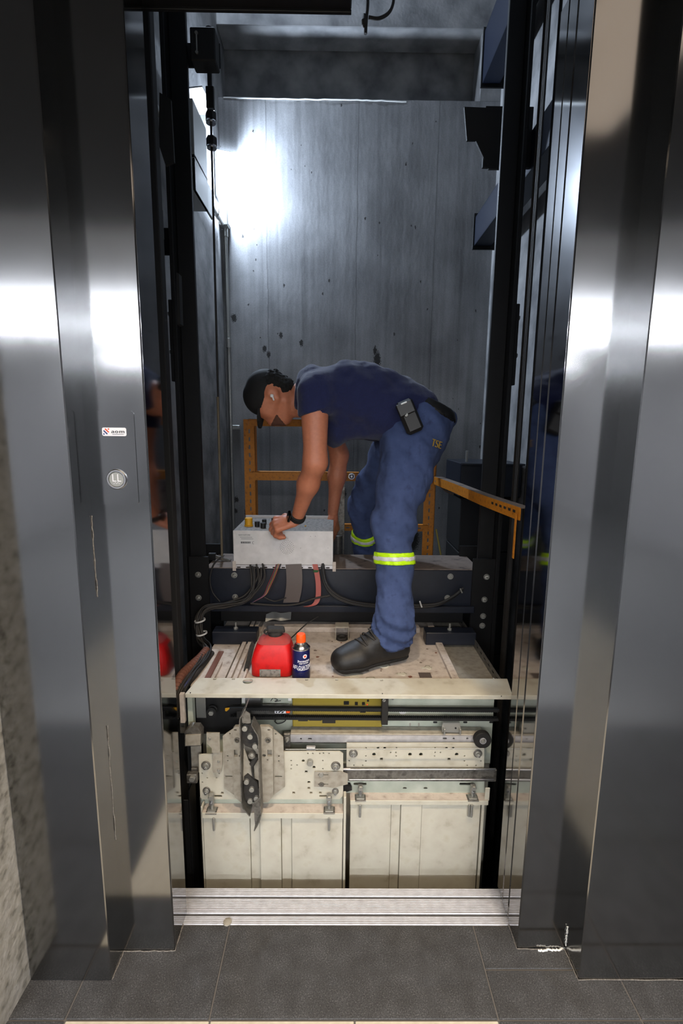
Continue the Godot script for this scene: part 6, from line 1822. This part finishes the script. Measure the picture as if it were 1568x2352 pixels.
		bb.append([toe + f * 0.010 + Vector3(0, 0.040, 0), toe - f * 0.012 + Vector3(0, 0.046, 0), 0.030, 0.034])
		var upper := Field.new(bb, 0.006, 110.0).mesh([[Vector3(0, 0.593, 0), Vector3(0, -1, 0)]])
		var boot := put("boot", upper, M.boot_leather, person)
		var sole := Field.new(bb.slice(0, 4), 0.006, 110.0).mesh([[Vector3(0, 0.576, 0), Vector3(0, -1, 0)], [Vector3(0, 0.602, 0), Vector3(0, 1, 0)]], 0.007)
		sub("sole", sole, M.boot_sole, boot)
		var la := toe - f * 0.075 + Vector3(0, 0.068, 0)
		var lz := Vector3(b[2].x, 0.72, b[2].z)
		var ax := (lz - la).normalized()
		var nrm := lat.cross(ax).normalized()
		if nrm.y < 0.0:
			nrm = -nrm
		for k in 5:
			var q := la.lerp(lz, 0.05 + 0.13 * k)
			var rr := lerpf(0.036, 0.044, 0.05 + 0.13 * k) + 0.0075
			var arc := []
			for m in 7:
				var an := -0.95 + 1.9 * m / 6.0
				arc.append(q + (nrm * cos(an) + lat * sin(an)) * rr + ax * (0.006 if k % 2 else -0.006) * (m - 3) / 3.0)
			sub("lace", tube(arc, 0.0026, 6), M.cable_grey, boot)
		var cap_line := []
		for m in 11:
			var an := -1.75 + 3.5 * m / 10.0
			cap_line.append(toe - f * (0.038 + 0.012 * absf(an)) + Vector3(0, 0.046, 0) + (Vector3.UP * cos(an) * 0.0405 + lat * sin(an) * 0.0585))
		sub("toe_seam", tube(cap_line, 0.002, 6), M.boot_sole, boot)
	# ---- cap, hair, beard
	var cap := Field.new([[c - fwd * 0.010 + up * 0.010, c + fwd * 0.024 + up * 0.012, 0.0735, 0.0710], [c + up * 0.024 - fwd * 0.008, c + up * 0.024 + fwd * 0.018, 0.069, 0.068]], 0.006, 120.0).mesh([[c - up * 0.004 + fwd * 0.03, -up - fwd * 0.12]])
	var cp := put("cap", cap, M.cap_cloth, person)
	var bill := []
	for k in 9:
		var a := -1.2 + 2.4 * k / 8.0
		bill.append(Vector2(sin(a) * 0.070, 0.072 + cos(a) * 0.085))
	bill.append(Vector2(0.056, 0.060))
	bill.append(Vector2(-0.056, 0.060))
	var bo := sub("bill", plate(bill, 0.010), M.cap_cloth, cp)
	bo.transform = (person.transform * cp.transform).affine_inverse() * Transform3D(Basis(side, fwd * 0.8272 - up * 0.2992, (side).cross(fwd * 0.8272 - up * 0.2992)), c + up * 0.0194 + fwd * 0.0088)
	var curl := FastNoiseLite.new()
	curl.seed = 17
	curl.frequency = 55.0
	var hf := Field.new([[c - fwd * 0.0352 - up * 0.0106, c - fwd * 0.0458 - up * 0.0440, 0.0581, 0.0405], [c - fwd * 0.0396 + side * 0.0264, c - fwd * 0.0440 - up * 0.0440 + side * 0.0264, 0.0475, 0.0334], [c - fwd * 0.0396 - side * 0.0264, c - fwd * 0.0440 - up * 0.0440 - side * 0.0264, 0.0475, 0.0334]], 0.005, 130.0)
	hf.noise = curl
	hf.amp = 0.011
	hf.skew = Vector3(0, 0, 1)
	var hair := hf.mesh()
	put("hair", hair, M.hair, person)
	head_field.noise = curl
	head_field.amp = 0.0015
	head_field.skew = Vector3(0, 0, 1)
	put("beard", head_field.mesh([[c - up * 0.074, (up - fwd * 0.15).normalized()], [c + fwd * 0.026, (-fwd - up * 0.5).normalized()], [c - up * 0.125, -up]], 0.0022), M.beard, person)
	for sz in [-1.0, 1.0]:
		put("eyebrow", tube([c + fwd * 0.0827 - up * 0.0123 + side * 0.0123 * sz, c + fwd * 0.0792 - up * 0.0088 + side * 0.0264 * sz, c + fwd * 0.0704 - up * 0.0123 + side * 0.0387 * sz], 0.0035, 6), M.hair, person)
	# ---- earbud and watch
	var eb := put("earbud", lathe([Vector2(0, -0.007), Vector2(0.006, -0.005), Vector2(0.0075, 0), Vector2(0.006, 0.005), Vector2(0, 0.007)], 14), M.white_plastic, person, ear + side * 0.081 + up * 0.004 + fwd * 0.006)
	sub("stem", tube([ear + side * 0.083 + up * 0.002 + fwd * 0.006, ear + side * 0.085 - up * 0.010 + fwd * 0.018], 0.0032, 8, false), M.white_plastic, eb)
	var wd := (wr_l - el_l).normalized()
	var wc := wr_l - wd * 0.016
	var strap := Field.new([[wc - wd * 0.05, wc + wd * 0.05, 0.0345, 0.030]], 0.004, 200.0).mesh([[wc + wd * 0.011, wd], [wc - wd * 0.011, -wd]])
	var watch := put("wrist_watch", strap, M.rubber, person)
	var out := Vector3(-0.72, 0.35, 0.45)
	out = (out - wd * out.dot(wd)).normalized()
	var case_ := sub("watch_case", bx(Vector3(0.034, 0.038, 0.011), 0.004), M.watch_glass, watch)
	case_.transform = (person.transform * watch.transform).affine_inverse() * Transform3D(Basis(wd.cross(out), wd, out), wc + out * 0.035)
